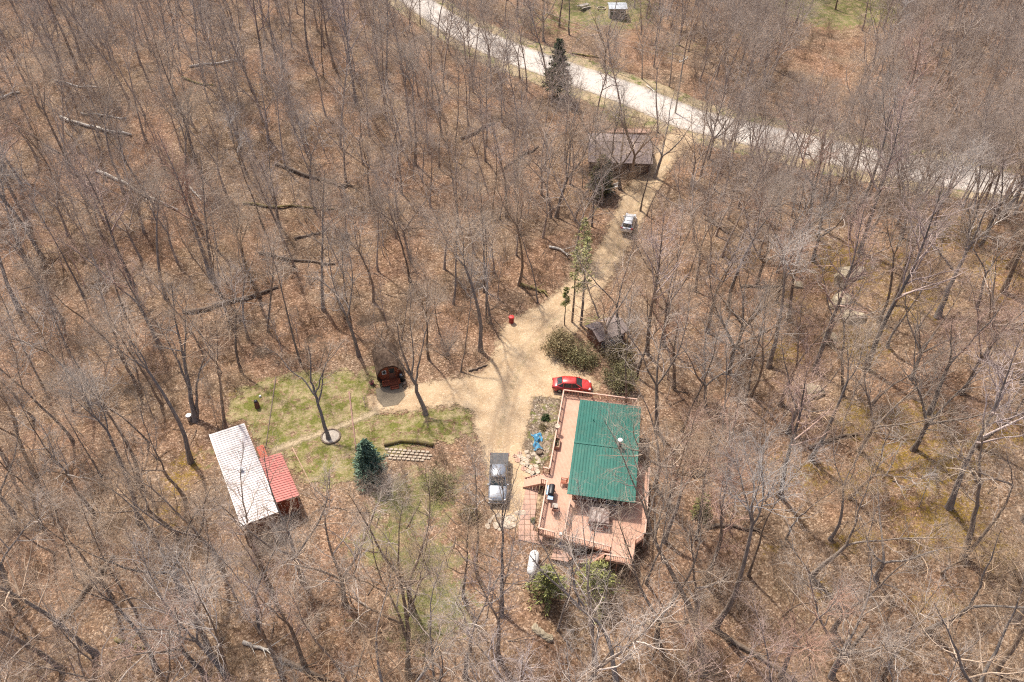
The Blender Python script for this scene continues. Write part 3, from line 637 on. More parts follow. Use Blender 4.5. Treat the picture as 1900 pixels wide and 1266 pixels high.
# ------------------------------------------------------------------ vehicles (x forward)
def wheel(root, x, y, r=.33, wd=.22):
    s_ = 1 if y > 0 else -1
    w_ = MB().tube([(x, y-s_*wd, r), (x, y-s_*.02, r), (x, y, r)], [r, r, r*.93], 20).build('wheel', M['rubber'], root)
    MB().tube([(x, y-s_*.05, r), (x, y+s_*.01, r)], [r*.62, r*.55], 10).build('rim', M['chrome'], w_)
def body_loft(st, n=14):
    """stations (x, halfwidth, zbottom, ztop, shoulder) -> rounded sections"""
    secs = []
    for x, hw, zb, zt, sh in st:
        zs = zb+(zt-zb)*sh
        prof = [(hw*.88, zb), (hw*.99, zb+.12), (hw, zs-.12 if zs-.12 > zb+.13 else zb+.14), (hw*.975, zs), (hw*.90, zt-.035), (hw*.74, zt-.006), (0, zt+.015)]
        sec = [(x, yy, zz) for yy, zz in prof]+[(x, -yy, zz) for yy, zz in prof[-2::-1]]
        secs.append(sec)
    return secs
def vehicle(root, st, cabin, mpaint, roofx, wheels, lights, pill=.0, roofm=None, r=.33, mirrorx=.8):
    MB().loft(body_loft(st)[::-1]).build('body', mpaint, root, True)
    # greenhouse: (x, halfwidth_bottom, zb, halfwidth_top, zt)
    V = []; secs = []
    for x, wb, zb, xt, wt, zt in cabin:
        secs.append([(x, wb, zb), (xt, wt, zt), (xt, 0, zt+.015), (xt, -wt, zt), (x, -wb, zb)])
    gh = MB().loft(secs[::-1]).build('windows', M['glass'], root)
    # roof panel
    zt = cabin[1][5]; x0, x1, wt = roofx
    ss = []
    for x, f, dz in ((x0, .86, -.03), (x0+.12, .97, .012), ((x0+x1)/2, 1.02, .03), (x1-.15, .97, .012), (x1, .86, -.03)):
        ss.append([(x, wt*f, zt+dz-.03), (x, wt*f*.93, zt+dz+.02), (x, 0, zt+dz+.045), (x, -wt*f*.93, zt+dz+.02), (x, -wt*f, zt+dz-.03), (x, 0, zt+dz-.045)])
    MB().loft(ss[::-1]).build('roof', roofm or mpaint, root, True)
    for sy in (-1, 1):
        for i, (x, wb, zb, xt, wt2, z2) in enumerate(cabin):
            MB().bar((x, sy*(wb+.005), zb), (xt, sy*(wt2+.005), z2+.01), .075, .05).build('pillar', mpaint, root)
        mo = MB().box(mirrorx-.08, mirrorx+.08, sy*(cabin[-1][1]+.16)-.09, sy*(cabin[-1][1]+.16)+.09, cabin[-1][2]-.02, cabin[-1][2]+.13, bev=.02).build('mirror', mpaint, root)
    for x in wheels:
        for sy in (-1, 1): wheel(root, x, sy*(st[3][1]+.012), r)
    for nm, x, yy, z, m_ in lights:
        for sy in (-1, 1): MB().box(x-.16, x+.16, sy*yy-.17, sy*yy+.17, z-.075, z+.075, bev=.03).build(nm, m_, root)
x, y, _ = 7.08, 63.55, 0
red = thing('red_car', 'red four-door sedan parked at the north end of the deck', 'car', (x, y, .06), R(-4))
st = [(-2.32, .62, .38, .78, .7), (-2.2, .80, .25, .98, .72), (-1.7, .87, .2, 1.03, .72), (-1.0, .89, .2, .98, .8), (0, .90, .2, .97, .82), (.8, .90, .2, .98, .8), (1.2, .885, .2, .93, .78), (1.75, .85, .22, .83, .76), (2.15, .74, .28, .68, .74), (2.33, .5, .36, .56, .7)]
vehicle(red, st, [(-1.85, .66, .98, -1.15, .56, 1.38), (-1.05, .80, .94, -.95, .60, 1.41), (-.02, .83, .93, -.05, .61, 1.43), (1.22, .76, .90, .42, .58, 1.38)], M['redcar'], (-1.2, .48, .62), (-1.42, 1.42), [('headlight', 2.02, .6, .66, M['lamp']), ('taillight', -2.2, .62, .82, M['lampred'])], mirrorx=.85)
MB().box(2.22, 2.36, -.3, .3, .3, .42, bev=.02).build('grille', M['dark'], red)
# pickup, nose to the south
px_, py_, _ = top(925, 885, 1.0)
pk = thing('pickup_truck', 'silver-grey pickup truck with a dark bed cover parked beside the paver walk', 'pickup truck', (px_, py_, .06), R(-91.5))
st = [(-2.95, .92, .55, 1.22, .85), (-2.85, .99, .42, 1.28, .86), (-1.9, 1.0, .35, 1.28, .86), (-1.0, 1.0, .35, 1.24, .86), (.2, 1.0, .35, 1.2, .84), (1.2, 1.0, .35, 1.19, .82), (1.9, .99, .35, 1.14, .8), (2.6, .96, .4, 1.06, .8), (2.88, .86, .45, .95, .8), (2.98, .7, .5, .8, .8)]
vehicle(pk, st, [(-1.05, .86, 1.2, -.92, .70, 1.78), (-.1, .9, 1.18, -.08, .74, 1.82), (.5, .9, 1.17, .42, .74, 1.82), (1.38, .86, 1.14, .62, .70, 1.76)], M['greycar'], (-1.02, .68, .76), (-1.85, 1.95), [('headlight', 2.78, .72, .88, M['lamp']), ('taillight', -2.9, .88, 1.0, M['lampred'])], r=.4, mirrorx=1.2)
b = MB(); b.box(-2.9, -1.16, -.98, .98, 1.285, 1.345, bev=.025); bo = b.build('bed_cover', M['tonneau'], pk)
MB().box(2.9, 3.06, -.95, .95, .42, .62, bev=.04).build('bumper', M['chrome'], pk); MB().box(-3.08, -2.92, -.93, .93, .45, .6, bev=.04).build('bumper', M['chrome'], pk)
MB().box(2.86, 2.99, -.45, .45, .66, .9, bev=.03).build('grille', M['dark'], pk)
# silver car on drive
px_, py_, _ = top(1167, 411, .9)
sv = thing('silver_car', 'silver hatchback parked on the driveway in the woods', 'car', (px_, py_, float(H(px_, py_))+.06), R(74))
st = [(-2.2, .7, .4, .95, .8), (-2.1, .85, .3, 1.05, .8), (-1.5, .89, .25, 1.08, .8), (-.8, .9, .25, 1.06, .8), (0, .9, .25, 1.04, .8), (.8, .9, .25, 1.02, .8), (1.2, .88, .25, .98, .8), (1.7, .85, .28, .9, .8), (2.1, .74, .35, .78, .8), (2.25, .55, .4, .66, .8)]
vehicle(sv, st, [(-2.0, .74, 1.03, -1.7, .60, 1.55), (-1.1, .82, 1.02, -1.05, .66, 1.6), (.0, .84, 1.0, -.02, .66, 1.61), (1.15, .78, .97, .45, .62, 1.54)], M['silver'], (-1.8, .5, .68), (-1.35, 1.38), [('headlight', 2.0, .62, .75, M['lamp']), ('taillight', -2.1, .74, .98, M['lampred'])], mirrorx=.85)
rr_ = MB(); [rr_.bar((-1.5, s, 1.7), (.25, s, 1.7), .04, .04) for s in (-.58, .58)]; rr_.bar((-1.1, -.58, 1.71), (-1.1, .58, 1.71), .04, .03); rr_.bar((0, -.58, 1.71), (0, .58, 1.71), .04, .03); rr_.build('roof_rack', M['dark'], sv)

# ------------------------------------------------------------------ the shed with white and red roofs
SA = math.atan2(-9.31, 11.44)*0-R(90)+0  # placeholder angle, set below
pa, pb, pc, pd = W(390, 810, 3), W(452, 782, 3), W(517, 945, 3), W(451, 981, 3)
ux, uy = (pd[0]-pa[0]+pc[0]-pb[0])/2, (pd[1]-pa[1]+pc[1]-pb[1])/2; sl_ = math.hypot(ux, uy); sang = math.atan2(uy, ux)
cx, cy = (pa[0]+pb[0]+pc[0]+pd[0])/4, (pa[1]+pb[1]+pc[1]+pd[1])/4; swd = (math.dist(pa, pb)+math.dist(pc, pd))/2
sh = thing('metal_roof_shed', 'long shed with white ribbed roof and faded red side roof beside the lawn', 'shed', (cx, cy, 0), sang-math.pi/2)
# local y runs along the length towards the south; ribs cross it
def ribsheet_x(w_, l_, z0, z1, pitch, rh=.035, th=.06):
    """ribs along x; height z0 at x=-w/2, z1 at x=+w/2"""
    n = int(round(l_/pitch)); p = l_/n; prof = []
    for i in range(n): a_ = -l_/2+i*p; prof += [(a_, 0), (a_+p*.7, 0), (a_+p*.78, rh), (a_+p*.92, rh)]
    prof.append((l_/2, 0)); m_ = len(prof)
    V = [(-w_/2, yy, z0+h) for yy, h in prof]+[(w_/2, yy, z1+h) for yy, h in prof]
    Fc = [[j+1, j, m_+j, m_+j+1] for j in range(m_-1)]
    b_ = len(V); V += [(-w_/2, -l_/2, z0-th), (-w_/2, l_/2, z0-th), (w_/2, -l_/2, z1-th), (w_/2, l_/2, z1-th)]
    Fc += [[b_, b_+1, b_+3, b_+2], [b_+1, b_]+list(range(m_)), [b_+2, b_+3]+[m_+j for j in range(m_-1, -1, -1)], [b_, b_+2, m_, 0], [b_+3, b_+1, m_-1, 2*m_-1]]
    return V, Fc
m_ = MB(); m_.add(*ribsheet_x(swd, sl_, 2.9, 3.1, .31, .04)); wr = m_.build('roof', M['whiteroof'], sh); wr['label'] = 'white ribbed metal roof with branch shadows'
MB().bar((swd/2+.03, -sl_/2, 3.09), (swd/2+.03, sl_/2, 3.09), .06, .12).build('gutter', M['white'], wr)
MB().lathe([(.14, 0), (.14, .35), (.22, .36), (.22, .42), (.05, .5)], 14, (.1, -.3+.1, 3.0)).build('roof_vent', M['white'], wr)
q = wallring(swd-.6, sl_-.6, -.1, 2.84); q.build('wall', M['wall'], sh)
window(sh, (-(swd-.6)/2, -2, 1.7), 'x-', 1.2, .9); window(sh, (-(swd-.6)/2, 3, 1.7), 'x-', 1.2, .9); window(sh, (0, -(sl_-.6)/2, 1.7), 'y-', 1.0, .9)
shm = Matrix.Translation((cx, cy, 0)) @ Matrix.Rotation(sang-math.pi/2, 4, 'Z'); shi = shm.inverted()
sgn = 1
rq = [shi @ Vector((*W(*p, 2.6), 0)) for p in [(486, 852), (526, 842), (556, 918), (515, 933)]]
print('shed', swd, sl_, math.degrees(sang), [tuple(round(v, 2) for v in p) for p in rq])
rx0, rx1 = min(p.x for p in rq), max(p.x for p in rq); ry0, ry1 = min(p.y for p in rq), max(p.y for p in rq)
if abs(rx0) > abs(rx1): inn, outn = rx1, rx0
else: inn, outn = rx0, rx1
side = 1 if (rx0+rx1) > 0 else -1
rr0 = side*swd/2; rr1 = side*(swd/2+2.35); wL = abs(rr1-rr0)-.08
m_ = MB(); V, Fc = ribsheet_x(wL, ry1-ry0, 2.82 if side > 0 else 2.45, 2.45 if side > 0 else 2.82, .31, .05)
m_.add(V, Fc, Matrix.Translation(((rr0+rr1)/2, (ry0+ry1)/2, 0))); rr_ = m_.build('side_roof', M['redroof'], sh); rr_['label'] = 'faded red ribbed side roof'
ymid = (ry0+ry1)/2; hl = (ry1-ry0)/2-.25
q = MB(); xo = rr1-side*.3; xi = side*((swd-.6)/2+.01)
q.box(min(xo, xo-side*.1), max(xo, xo-side*.1), ymid-hl, ymid+hl, -.1, 2.35); q.box(min(xi, xo-side*.1), max(xi, xo-side*.1), ymid-hl, ymid-hl+.1, -.1, 2.4); q.box(min(xi, xo-side*.1), max(xi, xo-side*.1), ymid+hl-.1, ymid+hl, -.1, 2.4); q.build('side_wall', M['wallred'], sh)
dd = MB(); ys2 = [ymid+hl, ymid-hl]; 
# entry ramp in orange red boards
oq = [shi @ Vector((*W(*p, .5), 0)) for p in [(476, 829), (488, 825), (497, 849), (484, 852)]]
ox0, ox1 = min(p.x for p in oq), max(p.x for p in oq); oy0, oy1 = min(p.y for p in oq), max(p.y for p in oq)
q = MB(); n_ = 9
for i in range(n_): q.box(ox0, ox1, oy0+(oy1-oy0)*i/n_+.01, oy0+(oy1-oy0)*(i+1)/n_-.01, .42, .47)
for xx in (ox0+.06, ox1-.06):
    q.box(xx-.05, xx+.05, oy0+.02, oy1-.02, .26, .42)
    for yy in (oy0+.1, oy1-.1): q.box(xx-.05, xx+.05, yy-.05, yy+.05, -.1, .26)
q.build('porch', M['orange'], sh)

# ------------------------------------------------------------------ the faceted hut
hx, hy, _ = at(706, 692)
hut = thing('barrel_hut', 'small eight-sided wooden hut with curved brown shingles and red-brown front', 'hut', (-15.0, 66.65, 0), R(15))
prof = [(1.0, .35), (1.42, 1.05), (1.38, 1.75), (.95, 2.45), (.42, 2.82), (-.42, 2.82), (-.95, 2.45), (-1.38, 1.75), (-1.42, 1.05), (-1.0, .35)]
L2_ = 2.0
o_ = 1.09; outer = [(a_*o_, (b_-1.4)*o_+1.4) for a_, b_ in prof]; n_ = len(prof)
V = []; Fc = []
for yy in (-L2_-.35, L2_):
    V += [(a_, yy, b_) for a_, b_ in outer]+[(a_, yy, b_) for a_, b_ in prof]
for j in range(n_-1):
    Fc += [[j+1, j, 2*n_+j, 2*n_+j+1], [n_+j, n_+j+1, 3*n_+j+1, 3*n_+j], [j, j+1, n_+j+1, n_+j], [2*n_+j+1, 2*n_+j, 3*n_+j, 3*n_+j+1]]
for j in (0, n_-1):
    e = [j, n_+j, 3*n_+j, 2*n_+j]; Fc.append(e if j else e[::-1])
MB().add(V, Fc).build('roof', M['shingle'], hut)
q = MB(); inn_ = [(a_*.99, (b_-1.4)*.99+1.4) for a_, b_ in prof]
for y0, y1 in ((-L2_+.2, -L2_+.3), (L2_-.15, L2_-.05)):
    Vv = [(a_, y0, b_) for a_, b_ in inn_]+[(a_, y1, b_) for a_, b_ in inn_]
    q.add(Vv, [list(range(n_)), [n_+j for j in range(n_-1, -1, -1)]]+[[j, n_+j, n_+(j+1) % n_, (j+1) % n_] for j in range(n_)])
q.build('end_wall', M['wallred'], hut)
MB().box(-1.05, 1.05, -L2_-.9, L2_, .3, .36).build('floor', M['wallred'], hut)
d = MB().box(-.1, .68, -L2_+.14, -L2_+.197, .42, 2.25).build('door', M['wall'], hut); MB().box(.0, .58, -L2_+.11, -L2_+.138, 1.3, 2.0).build('pane', M['glass'], d)
window(hut, (-.62, -L2_+.2, 1.55), 'y-', .5, .6)
q = MB(); [q.box(-.15, .75, -L2_-1.2-.28*i, -L2_-.93-.28*i, .22-.1*i, .27-.1*i) for i in range(2)]; q.box(-.2, -.15, -L2_-1.5, -L2_-.9, .02, .3); q.box(.75, .8, -L2_-1.5, -L2_-.9, .02, .3); q.build('steps', M['wallred'], hut)
q = MB(); [q.bar((sx, -L2_-.85, .3), (sx, -L2_-.85, 1.15), .07, .07) for sx in (-1.0, -.25, .85, 1.02)]; q.bar((-1.0, -L2_-.85, 1.15), (-.25, -L2_-.85, 1.15), .08, .05); q.build('porch_rail', M['wallred'], hut)
q = MB(); [q.box(sx-.08, sx+.08, yy-.08, yy+.08, -.1, .36) for sx in (-.9, .9) for yy in (-2.2, 0, 2)]; q.build('skid', M['deadwood'], hut)
x, y, _ = at(737, 697); t = thing('gas_bottle', 'black and silver tank standing beside the brown hut', 'tank', (-13.15, 64.95, 0.02))
MB().lathe([(.2, 0), (.34, .05), (.34, .8), (.25, .95)], 16).build('tank', M['dark'], t, True); MB().lathe([(.26, .95), (.26, 1.08), (.1, 1.2)], 16).build('cap', M['steel'], t, True)
x, y, z = at(690, 713); t = thing('garden_pot', 'reddish clutter pot at the left corner of the hut', 'pot', (x, y, z)); MB().lathe([(.2, 0), (.3, .45), (.26, .45)], 12).build('pot', M['pink'], t); V, Fc = leafblob(150, (0, 0, .6), (.35, .35, .3), .12, 8); link('plant', newmesh('plant', V, Fc, M['olive2']), t)

# ------------------------------------------------------------------ cabins in the trees
def gable(name, lab, cat, c, wd, ln, zb, ze, zr, rz, roofm, wallm, strip=None, cat_win=True):
    t = thing(name, lab, cat, (c[0], c[1], zb), rz)
    mb = MB(); a_ = wd/2+.3; l_ = ln/2+.3
    V = [(-l_, -a_, ze), (l_, -a_, ze), (l_, 0, zr), (-l_, 0, zr), (l_, a_, ze), (-l_, a_, ze)]
    V += [(x_, y_, z_-.12) for x_, y_, z_ in V]
    mb.add(V, [[0, 1, 2, 3], [3, 2, 4, 5], [7, 6, 9, 8], [8, 9, 11, 10], [0, 6, 7, 1], [4, 10, 11, 5], [1, 7, 8, 2], [2, 8, 10, 4], [0, 3, 9, 6], [3, 5, 11, 9]])
    r_ = mb.build('roof', roofm, t); MB().bar((-l_, 0, zr+.02), (l_, 0, zr+.02), .22, .05).build('ridge_cap', roofm, r_)
    q = wallring(ln, wd, -.6, ze-.1)
    for s_ in (-1, 1): q.add([(s_*ln/2, -wd/2, ze-.1), (s_*ln/2, wd/2, ze-.1), (s_*ln/2, 0, zr-.14), (s_*(ln/2-.1), -wd/2, ze-.1), (s_*(ln/2-.1), wd/2, ze-.1), (s_*(ln/2-.1), 0, zr-.14)], [[0, 1, 2], [5, 4, 3], [0, 2, 5, 3], [1, 4, 5, 2], [0, 3, 4, 1]])
    q.build('wall', wallm, t)
    for sx in (-ln*.3, ln*.3): window(t, (sx, -wd/2, ze-1.1), 'y-', 1.0, .9)
    d_ = MB().box(-.45, .45, -wd/2-.05, -wd/2-.004, .02, 2.0).build('door', M['white'] if cat_win else wallm, t); MB().bar((.33, -wd/2-.08, 1.0), (.33, -wd/2-.08, 1.1), .03, .03).build('handle', M['steel'], d_)
    return t
c = W(1150, 268, 3); gable('woodland_cabin', 'dark-roofed cabin half hidden by bare trees beside the driveway', 'cabin', c, 9.0, 9.8, float(H(*c)), 2.1, 3.3, R(-4), M['cabinroof'], mat('shade_darkened_siding', (.13, .085, .07), (.09, .06, .05), 4, .9), cat_win=False)  # siding colour darkened to carry the shadow on the cabin front
flat('gravel_strip', [W(*p, .1) for p in [(1112, 238), (1205, 240), (1205, 247), (1112, 246)]], mat('reddish_earth', (.42, .27, .2), (.33, .2, .15), 2, .95), -.1, .14, 'reddish earth strip behind the cabin')
c = W(1126, 608, 2); gable('small_outbuilding', 'small purple-brown roofed outbuilding behind the junipers', 'outbuilding', c, 2.8, 3.8, 0, 1.9, 2.6, R(28), M['cabinroof'], M['wall'])
c = W(1147, 9, 3); gable('far_shed', 'small grey metal-roofed shed on the meadow across the road', 'shed', (c[0], c[1]+1.0), 3.4, 3.6, float(H(*c)), 2.3, 2.7, 0, M['greysheet'], M['pwood'], cat_win=False)

# ------------------------------------------------------------------ small outdoor things
x, y, z = at(949, 599); t = thing('burn_barrel', 'bright red drum standing at the driveway edge', 'barrel', (x, y, z))
MB().lathe([(.3, 0), (.31, .02), (.31, .3), (.325, .32), (.31, .34), (.31, .6), (.325, .62), (.31, .64), (.31, .92)], 18).build('drum', M['drum'], t); MB().lathe([(.37, .92), (.37, 1.0), (.31, 1.06), (.08, 1.08)], 18).build('lid', mat('bright_red_lid', (.62, .03, .025), None, 4, .4), t)
x, y, z = at(1143, 350); t = thing('garden_bench', 'small pale bench beside the driveway conifer', 'bench', (x, y, z), R(30))
MB().box(-.6, .6, -.2, .2, .42, .48).build('seat', M['white'], t); MB().box(-.6, .6, .2, .25, .5, .85).build('backrest', M['white'], t)
for sx in (-.5, .5): MB().box(sx-.04, sx+.04, -.18, .22, 0, .42).build('leg', M['dark'], t)
x, y, z = at(353, 779); t = thing('metal_can', 'white and grey metal can at the foot of the twin-trunk tree', 'can', (x, y, z)); MB().lathe([(.28, 0), (.3, .7), (.32, .72)], 16).build('can', M['steel'], t); MB().lathe([(.33, .72), (.3, .8), (.05, .84)], 16).build('lid', M['white'], t)
x, y, z = at(478, 756); t = thing('stump_ornament', 'dark brown carved stump standing on the lawn', 'stump', (x, y, z)); MB().tube([(0, 0, -.05), (0, 0, .3), (.03, 0, .75), (0, 0, 1.0)], [.34, .28, .26, .2], 12).build('stump', M['wall'], t); MB().lathe([(.24, 1.0), (.2, 1.12), (.05, 1.2)], 12).build('cap', M['dark'], t)
x, y, z = at(483, 737); MB().lathe([(.14, 0), (.16, .15), (.1, .26)], 10).build('stone', M['white'], None, False, (x, y, z)); tag(bpy.context.scene.objects['stone'], 'single small white stone above the carved stump', 'stone')
# blue tarp with folds on the bank
x, y, z = at(997, 822); g = 15; V = []
for j in range(g):
    for i in range(g):
        u, v = -1+2*i/(g-1), -1+2*j/(g-1)
        wdt = .62*(.45+.55*abs(v+.1)**.7); xx = u*wdt+.12*math.sin(5*v); yy = v*1.15+.15*math.sin(4*u)
        zz = .28+.14*math.sin(6*u+3*v)+.1*math.cos(9*v-4*u)-.16*abs(u)
        V.append((xx, yy, max(zz, .06)))
Fc = [[j*g+i, j*g+i+1, (j+1)*g+i+1, (j+1)*g+i] for j in range(g-1) for i in range(g-1)]
V2 = [(a_, b_, c_-.05) for a_, b_, c_ in V]; nn = g*g
bd = [i for i in range(g)]+[j*g+g-1 for j in range(1, g)]+[(g-1)*g+i for i in range(g-2, -1, -1)]+[j*g for j in range(g-2, 0, -1)]
Fc += [[nn+i for i in f[::-1]] for f in Fc]+[[bd[i], nn+bd[i], nn+bd[(i+1) % len(bd)], bd[(i+1) % len(bd)]] for i in range(len(bd))]
tag(MB().add(V, Fc and Fc).build('tarp', M['bluet'], None, False, (x, y, z)) if False else MB().add(V+V2, Fc).build('tarp', M['bluet'], None, False, (x, y, z)), 'crumpled bright blue tarp on the planted bank', 'tarp')
x, y, z = at(1001, 841); t = thing('half_barrel', 'round wooden half barrel below the blue tarp', 'planter', (x, y, z)); MB().lathe([(.3, 0), (.38, .2), (.36, .42), (.32, .42), (.3, .3)], 16).build('barrel', M['deadwood'], t); MB().lathe([(.3, .28), (.05, .33)], 12).build('soil', M['bed'], t)
# propane tank
x, y, z = at(989, 1052); t = thing('propane_tank', 'white rounded tank beside the green pine at the deck corner', 'tank', (x, y, z), R(80))
prof_ = [(-1.35, .02), (-1.28, .25), (-1.1, .42), (-.9, .48), (.9, .48), (1.1, .42), (1.28, .25), (1.35, .02)]
MB().tube([(a_, 0, .72) for a_, _ in prof_], [b_ for _, b_ in prof_], 20).build('tank', M['white'], t, True); MB().lathe([(.16, 0), (.16, .16), (.05, .2)], 12, (0, 0, 1.16)).build('valve_dome', M['white'], t)
for sx in (-.7, .7): MB().box(sx-.06, sx+.06, -.35, .35, 0, .32).build('foot', M['steel'], t)
# picnic table + fire ring over the road
x, y, z = at(1083, 15); t = thing('picnic_table', 'weathered picnic table on the meadow left of the grey shed', 'picnic table', (x, y, z), R(35))
MB().box(-1.3, 1.3, -.55, .55, .72, .78).build('table_top', M['pwood'], t)
for s_ in (-1, 1): MB().box(-1.3, 1.3, s_*.95-.18, s_*.95+.18, .42, .47).build('seat', M['pwood'], t)
for sx in (-.95, .95): q = MB(); q.bar((sx, -.95, .0), (sx, -.3, .72), .08, .08); q.bar((sx, .95, .0), (sx, .3, .72), .08, .08); q.bar((sx, -1, .38), (sx, 1, .38), .06, .08); q.build('leg', M['pwood'], t)
x, y, z = at(1116, 16); q = MB(); 
for i in range(14):
    a_ = 2*math.pi*i/14; q.box(-.16, .16, -.1, .1, 0, .22, Matrix.Translation((math.cos(a_)*.9, math.sin(a_)*.9, 0)) @ Matrix.Rotation(a_+math.pi/2, 4, 'Z'), bev=.03)
tag(q.build('fire_ring', M['limestone'], None, False, (x, y, z)), 'ring of pale stones around a fire pit on the meadow', 'fire ring')
# gravel ring round the lawn tree
x, y, z = at(614, 811); q = MB(); q.lathe([(.98, -.05), (.98, .10), (.1, .14)], 28); o = q.build('pebble_ring', M['pebble'], None, False, (x, y, z)); tag(o, 'round pebble bed encircling the lawn tree', 'stone ring')
q = MB()
for i in range(22):
    a_ = 2*math.pi*i/22; s_ = 1+random.uniform(-.1, .1); q.box(-.16*s_, .16*s_, -.09, .09, 0, .2, Matrix.Translation((math.cos(a_)*1.03, math.sin(a_)*1.03, 0)) @ Matrix.Rotation(a_+math.pi/2+random.uniform(-.2, .2), 4, 'Z'), bev=.03)
q.build('edging', M['deadwood'], o)
# edging timbers
def timber(p, q_, r_, m_, name, lab, cat, group=None, wig=0., lift=0.):
    a_ = at(*p); b_ = at(*q_); n = 9; g_ = np.random.default_rng(int(p[0]*7+p[1]))
    c_ = np.array([(a_[0]+b_[0])/2, (a_[1]+b_[1])/2, (a_[2]+b_[2])/2]); pts = []
    for i in range(n):
        t_ = i/(n-1); xx = a_[0]*(1-t_)+b_[0]*t_; yy = a_[1]*(1-t_)+b_[1]*t_; pts.append([xx+wig*g_.normal()*.12, yy+wig*g_.normal()*.12, float(H(xx, yy))+r_*.75+lift*math.sin(t_*math.pi)])
    pts = np.array(pts); q = MB(); q.tube([tuple(v-c_) for v in pts], [r_*(1-.45*i/(n-1)) for i in range(n)], 9)
    if r_ > .15 and wig:
        for _ in range(5):
            i = g_.integers(3, n-1); d_ = (pts[-1]-pts[0]); d_ /= np.linalg.norm(d_); sd_ = np.cross(d_, [0, 0, 1])*g_.choice([-1, 1]); e_ = d_*.8+sd_*g_.uniform(.4, 1)+np.array([0, 0, g_.uniform(.1, .6)]); L_ = g_.uniform(.8, 2.2)
            q.tube([tuple(pts[i]-c_), tuple(pts[i]+e_*L_*.5-c_), tuple(pts[i]+e_*L_+[0, 0, .1]-c_)], [r_*.3, r_*.2, .015], 5)
    return tag(q.build(name, m_, None, True, tuple(c_)), lab, cat, group)
timber((512, 700), (493, 832), .085, M['deadwood'], 'edging_log', 'weathered edging log on the lawn left of the ringed tree', 'log')
timber((648, 728), (661, 838), .11, mat('pink_brown_timber', (.34, .2, .15), (.2, .12, .09), 3, .9), 'edging_log', 'pinkish edging log on the lawn right of the ringed tree', 'log')
timber((543, 832), (590, 926), .07, mat('peeled_pole', (.48, .32, .22), (.33, .21, .14), 3, .9), 'peeled_pole', 'thin peeled pole lying beside the red side roof', 'pole')
timber((674, 737), (679, 757), .06, M['deadwood'], 'edging_log', 'short edging log where lawn meets the sandy turnaround', 'log')
wp = [at(*p) for p in [(713, 828), (745, 820), (775, 822), (804, 828)]]
q = MB(); c_ = wp[1]
q.tube([(p[0]-c_[0], p[1]-c_[1], p[2]-c_[2]+.22) for p in wp], .22, 10); tag(q.build('retaining_log', M['mosslog'], None, True, c_), 'curved mossy retaining log above the block patio', 'log')
ORD = 'first second third fourth fifth sixth seventh eighth ninth tenth eleventh twelfth thirteenth fourteenth fifteenth sixteenth seventeenth eighteenth nineteenth twentieth'.split()
# block patio
blk = MB(); blk.box(-.2, .2, -.13, .13, 0, .13, bev=.02); bme = newmesh('paving_block', blk.v, blk.f, M['limestone'])
ax_, ay_, _ = at(718, 834)
for r_ in range(4):
    for i in range(10-(r_ == 3)*2):
        xx = ax_+i*.5+(r_ % 2)*.25+r_*.08; yy = ay_-r_*.42-.05*i+random.uniform(-.03, .03)
        o = link('paving_block', bme, None, (xx, yy, float(H(xx, yy))+.02), random.uniform(-.12, .12)); tag(o, ORD[i]+' pale block from the left in the '+['top', 'second', 'third', 'bottom'][r_]+' row of the staggered patio', 'paving block', 'blocks of the staggered patio')
# flagstones
FL = [(955, 847), (965, 848), (972, 853), (961, 855), (968, 861), (977, 864), (972, 870), (984, 868), (982, 876), (990, 872), (989, 880), (996, 876), (964, 842), (993, 883)]
for i, (px_, py_) in enumerate(FL):
    x, y, z = at(px_, py_); n = 7; rr_ = random.uniform(.24, .36)
    poly = [(rr_*random.uniform(.85, 1.1)*math.cos(2*math.pi*j/n), rr_*random.uniform(.85, 1.1)*math.sin(2*math.pi*j/n)) for j in range(n)]
    q = MB().prism(poly, -.05, .05).build('flagstone', M['limestone'] if i % 3 else M['paver'], None, False, (x, y, z+.075)); tag(q, ORD[i]+' rounded stepping stone from the driveway end towards the deck stairs', 'stepping stone', 'stepping stones by the deck stairs')
x, y, z = at(1000, 889); q = MB().box(-.35, .35, -.35, .35, 0, .04).build('door_mat', M['tonneau'], None, False, (x-.5, y+.1, .12)); tag(q, 'dark square mat at the foot of the deck stairs', 'mat')
# rocks
def rock(c, s, seed, m_=None, name='rock', parts=None):
    g_ = np.random.default_rng(seed); import bmesh
    bm = bmesh.new(); bmesh.ops.create_icosphere(bm, subdivisions=3, radius=1)
    ph = g_.random(6)*6
    for v in bm.verts:
        p = v.co; k_ = 1+.22*math.sin(3*p.x+ph[0])*math.cos(2.6*p.y+ph[1])+.14*math.sin(6*p.z+ph[2])*math.cos(5*p.x+ph[3])+.07*math.sin(11*p.y+ph[4])
        q_ = Vector((p.x*k_, p.y*k_, p.z*k_)); q_ = Vector([math.copysign(abs(t_)**.75, t_) for t_ in q_]); v.co = Vector((q_.x*s[0], q_.y*s[1], q_.z*s[2]))
    me = bpy.data.meshes.new(name); bm.to_mesh(me); bm.free(); me.materials.append(m_ or M['rock']); return link(name, me, None, c, g_.random()*3)
for i, (px_, py_, s, lab) in enumerate([(1578, 512, (1.6, 2.6, 1.5), 'tall lichened outcrop rock highest on the right slope'), (1560, 560, (1.5, 2.2, 1.3), 'mossy outcrop rock in the middle of the right slope'), (1583, 590, (1.0, 1.8, 1.4), 'narrow pale outcrop rock below the mossy one'), (1508, 728, (1.3, 1.5, 1.2), 'pale grey boulder low on the right slope'), (1540, 625, (.9, 1.3, .8), 'low mossy rock between outcrop and grey boulder'), (1480, 530, (1.0, 1.0, .7), 'yellowish rock left of the outcrop')]):
    x, y, z = at(px_, py_); tag(rock((x, y, z-.15), tuple(v*.8 for v in s), i+3), lab, 'rock')
bank = []
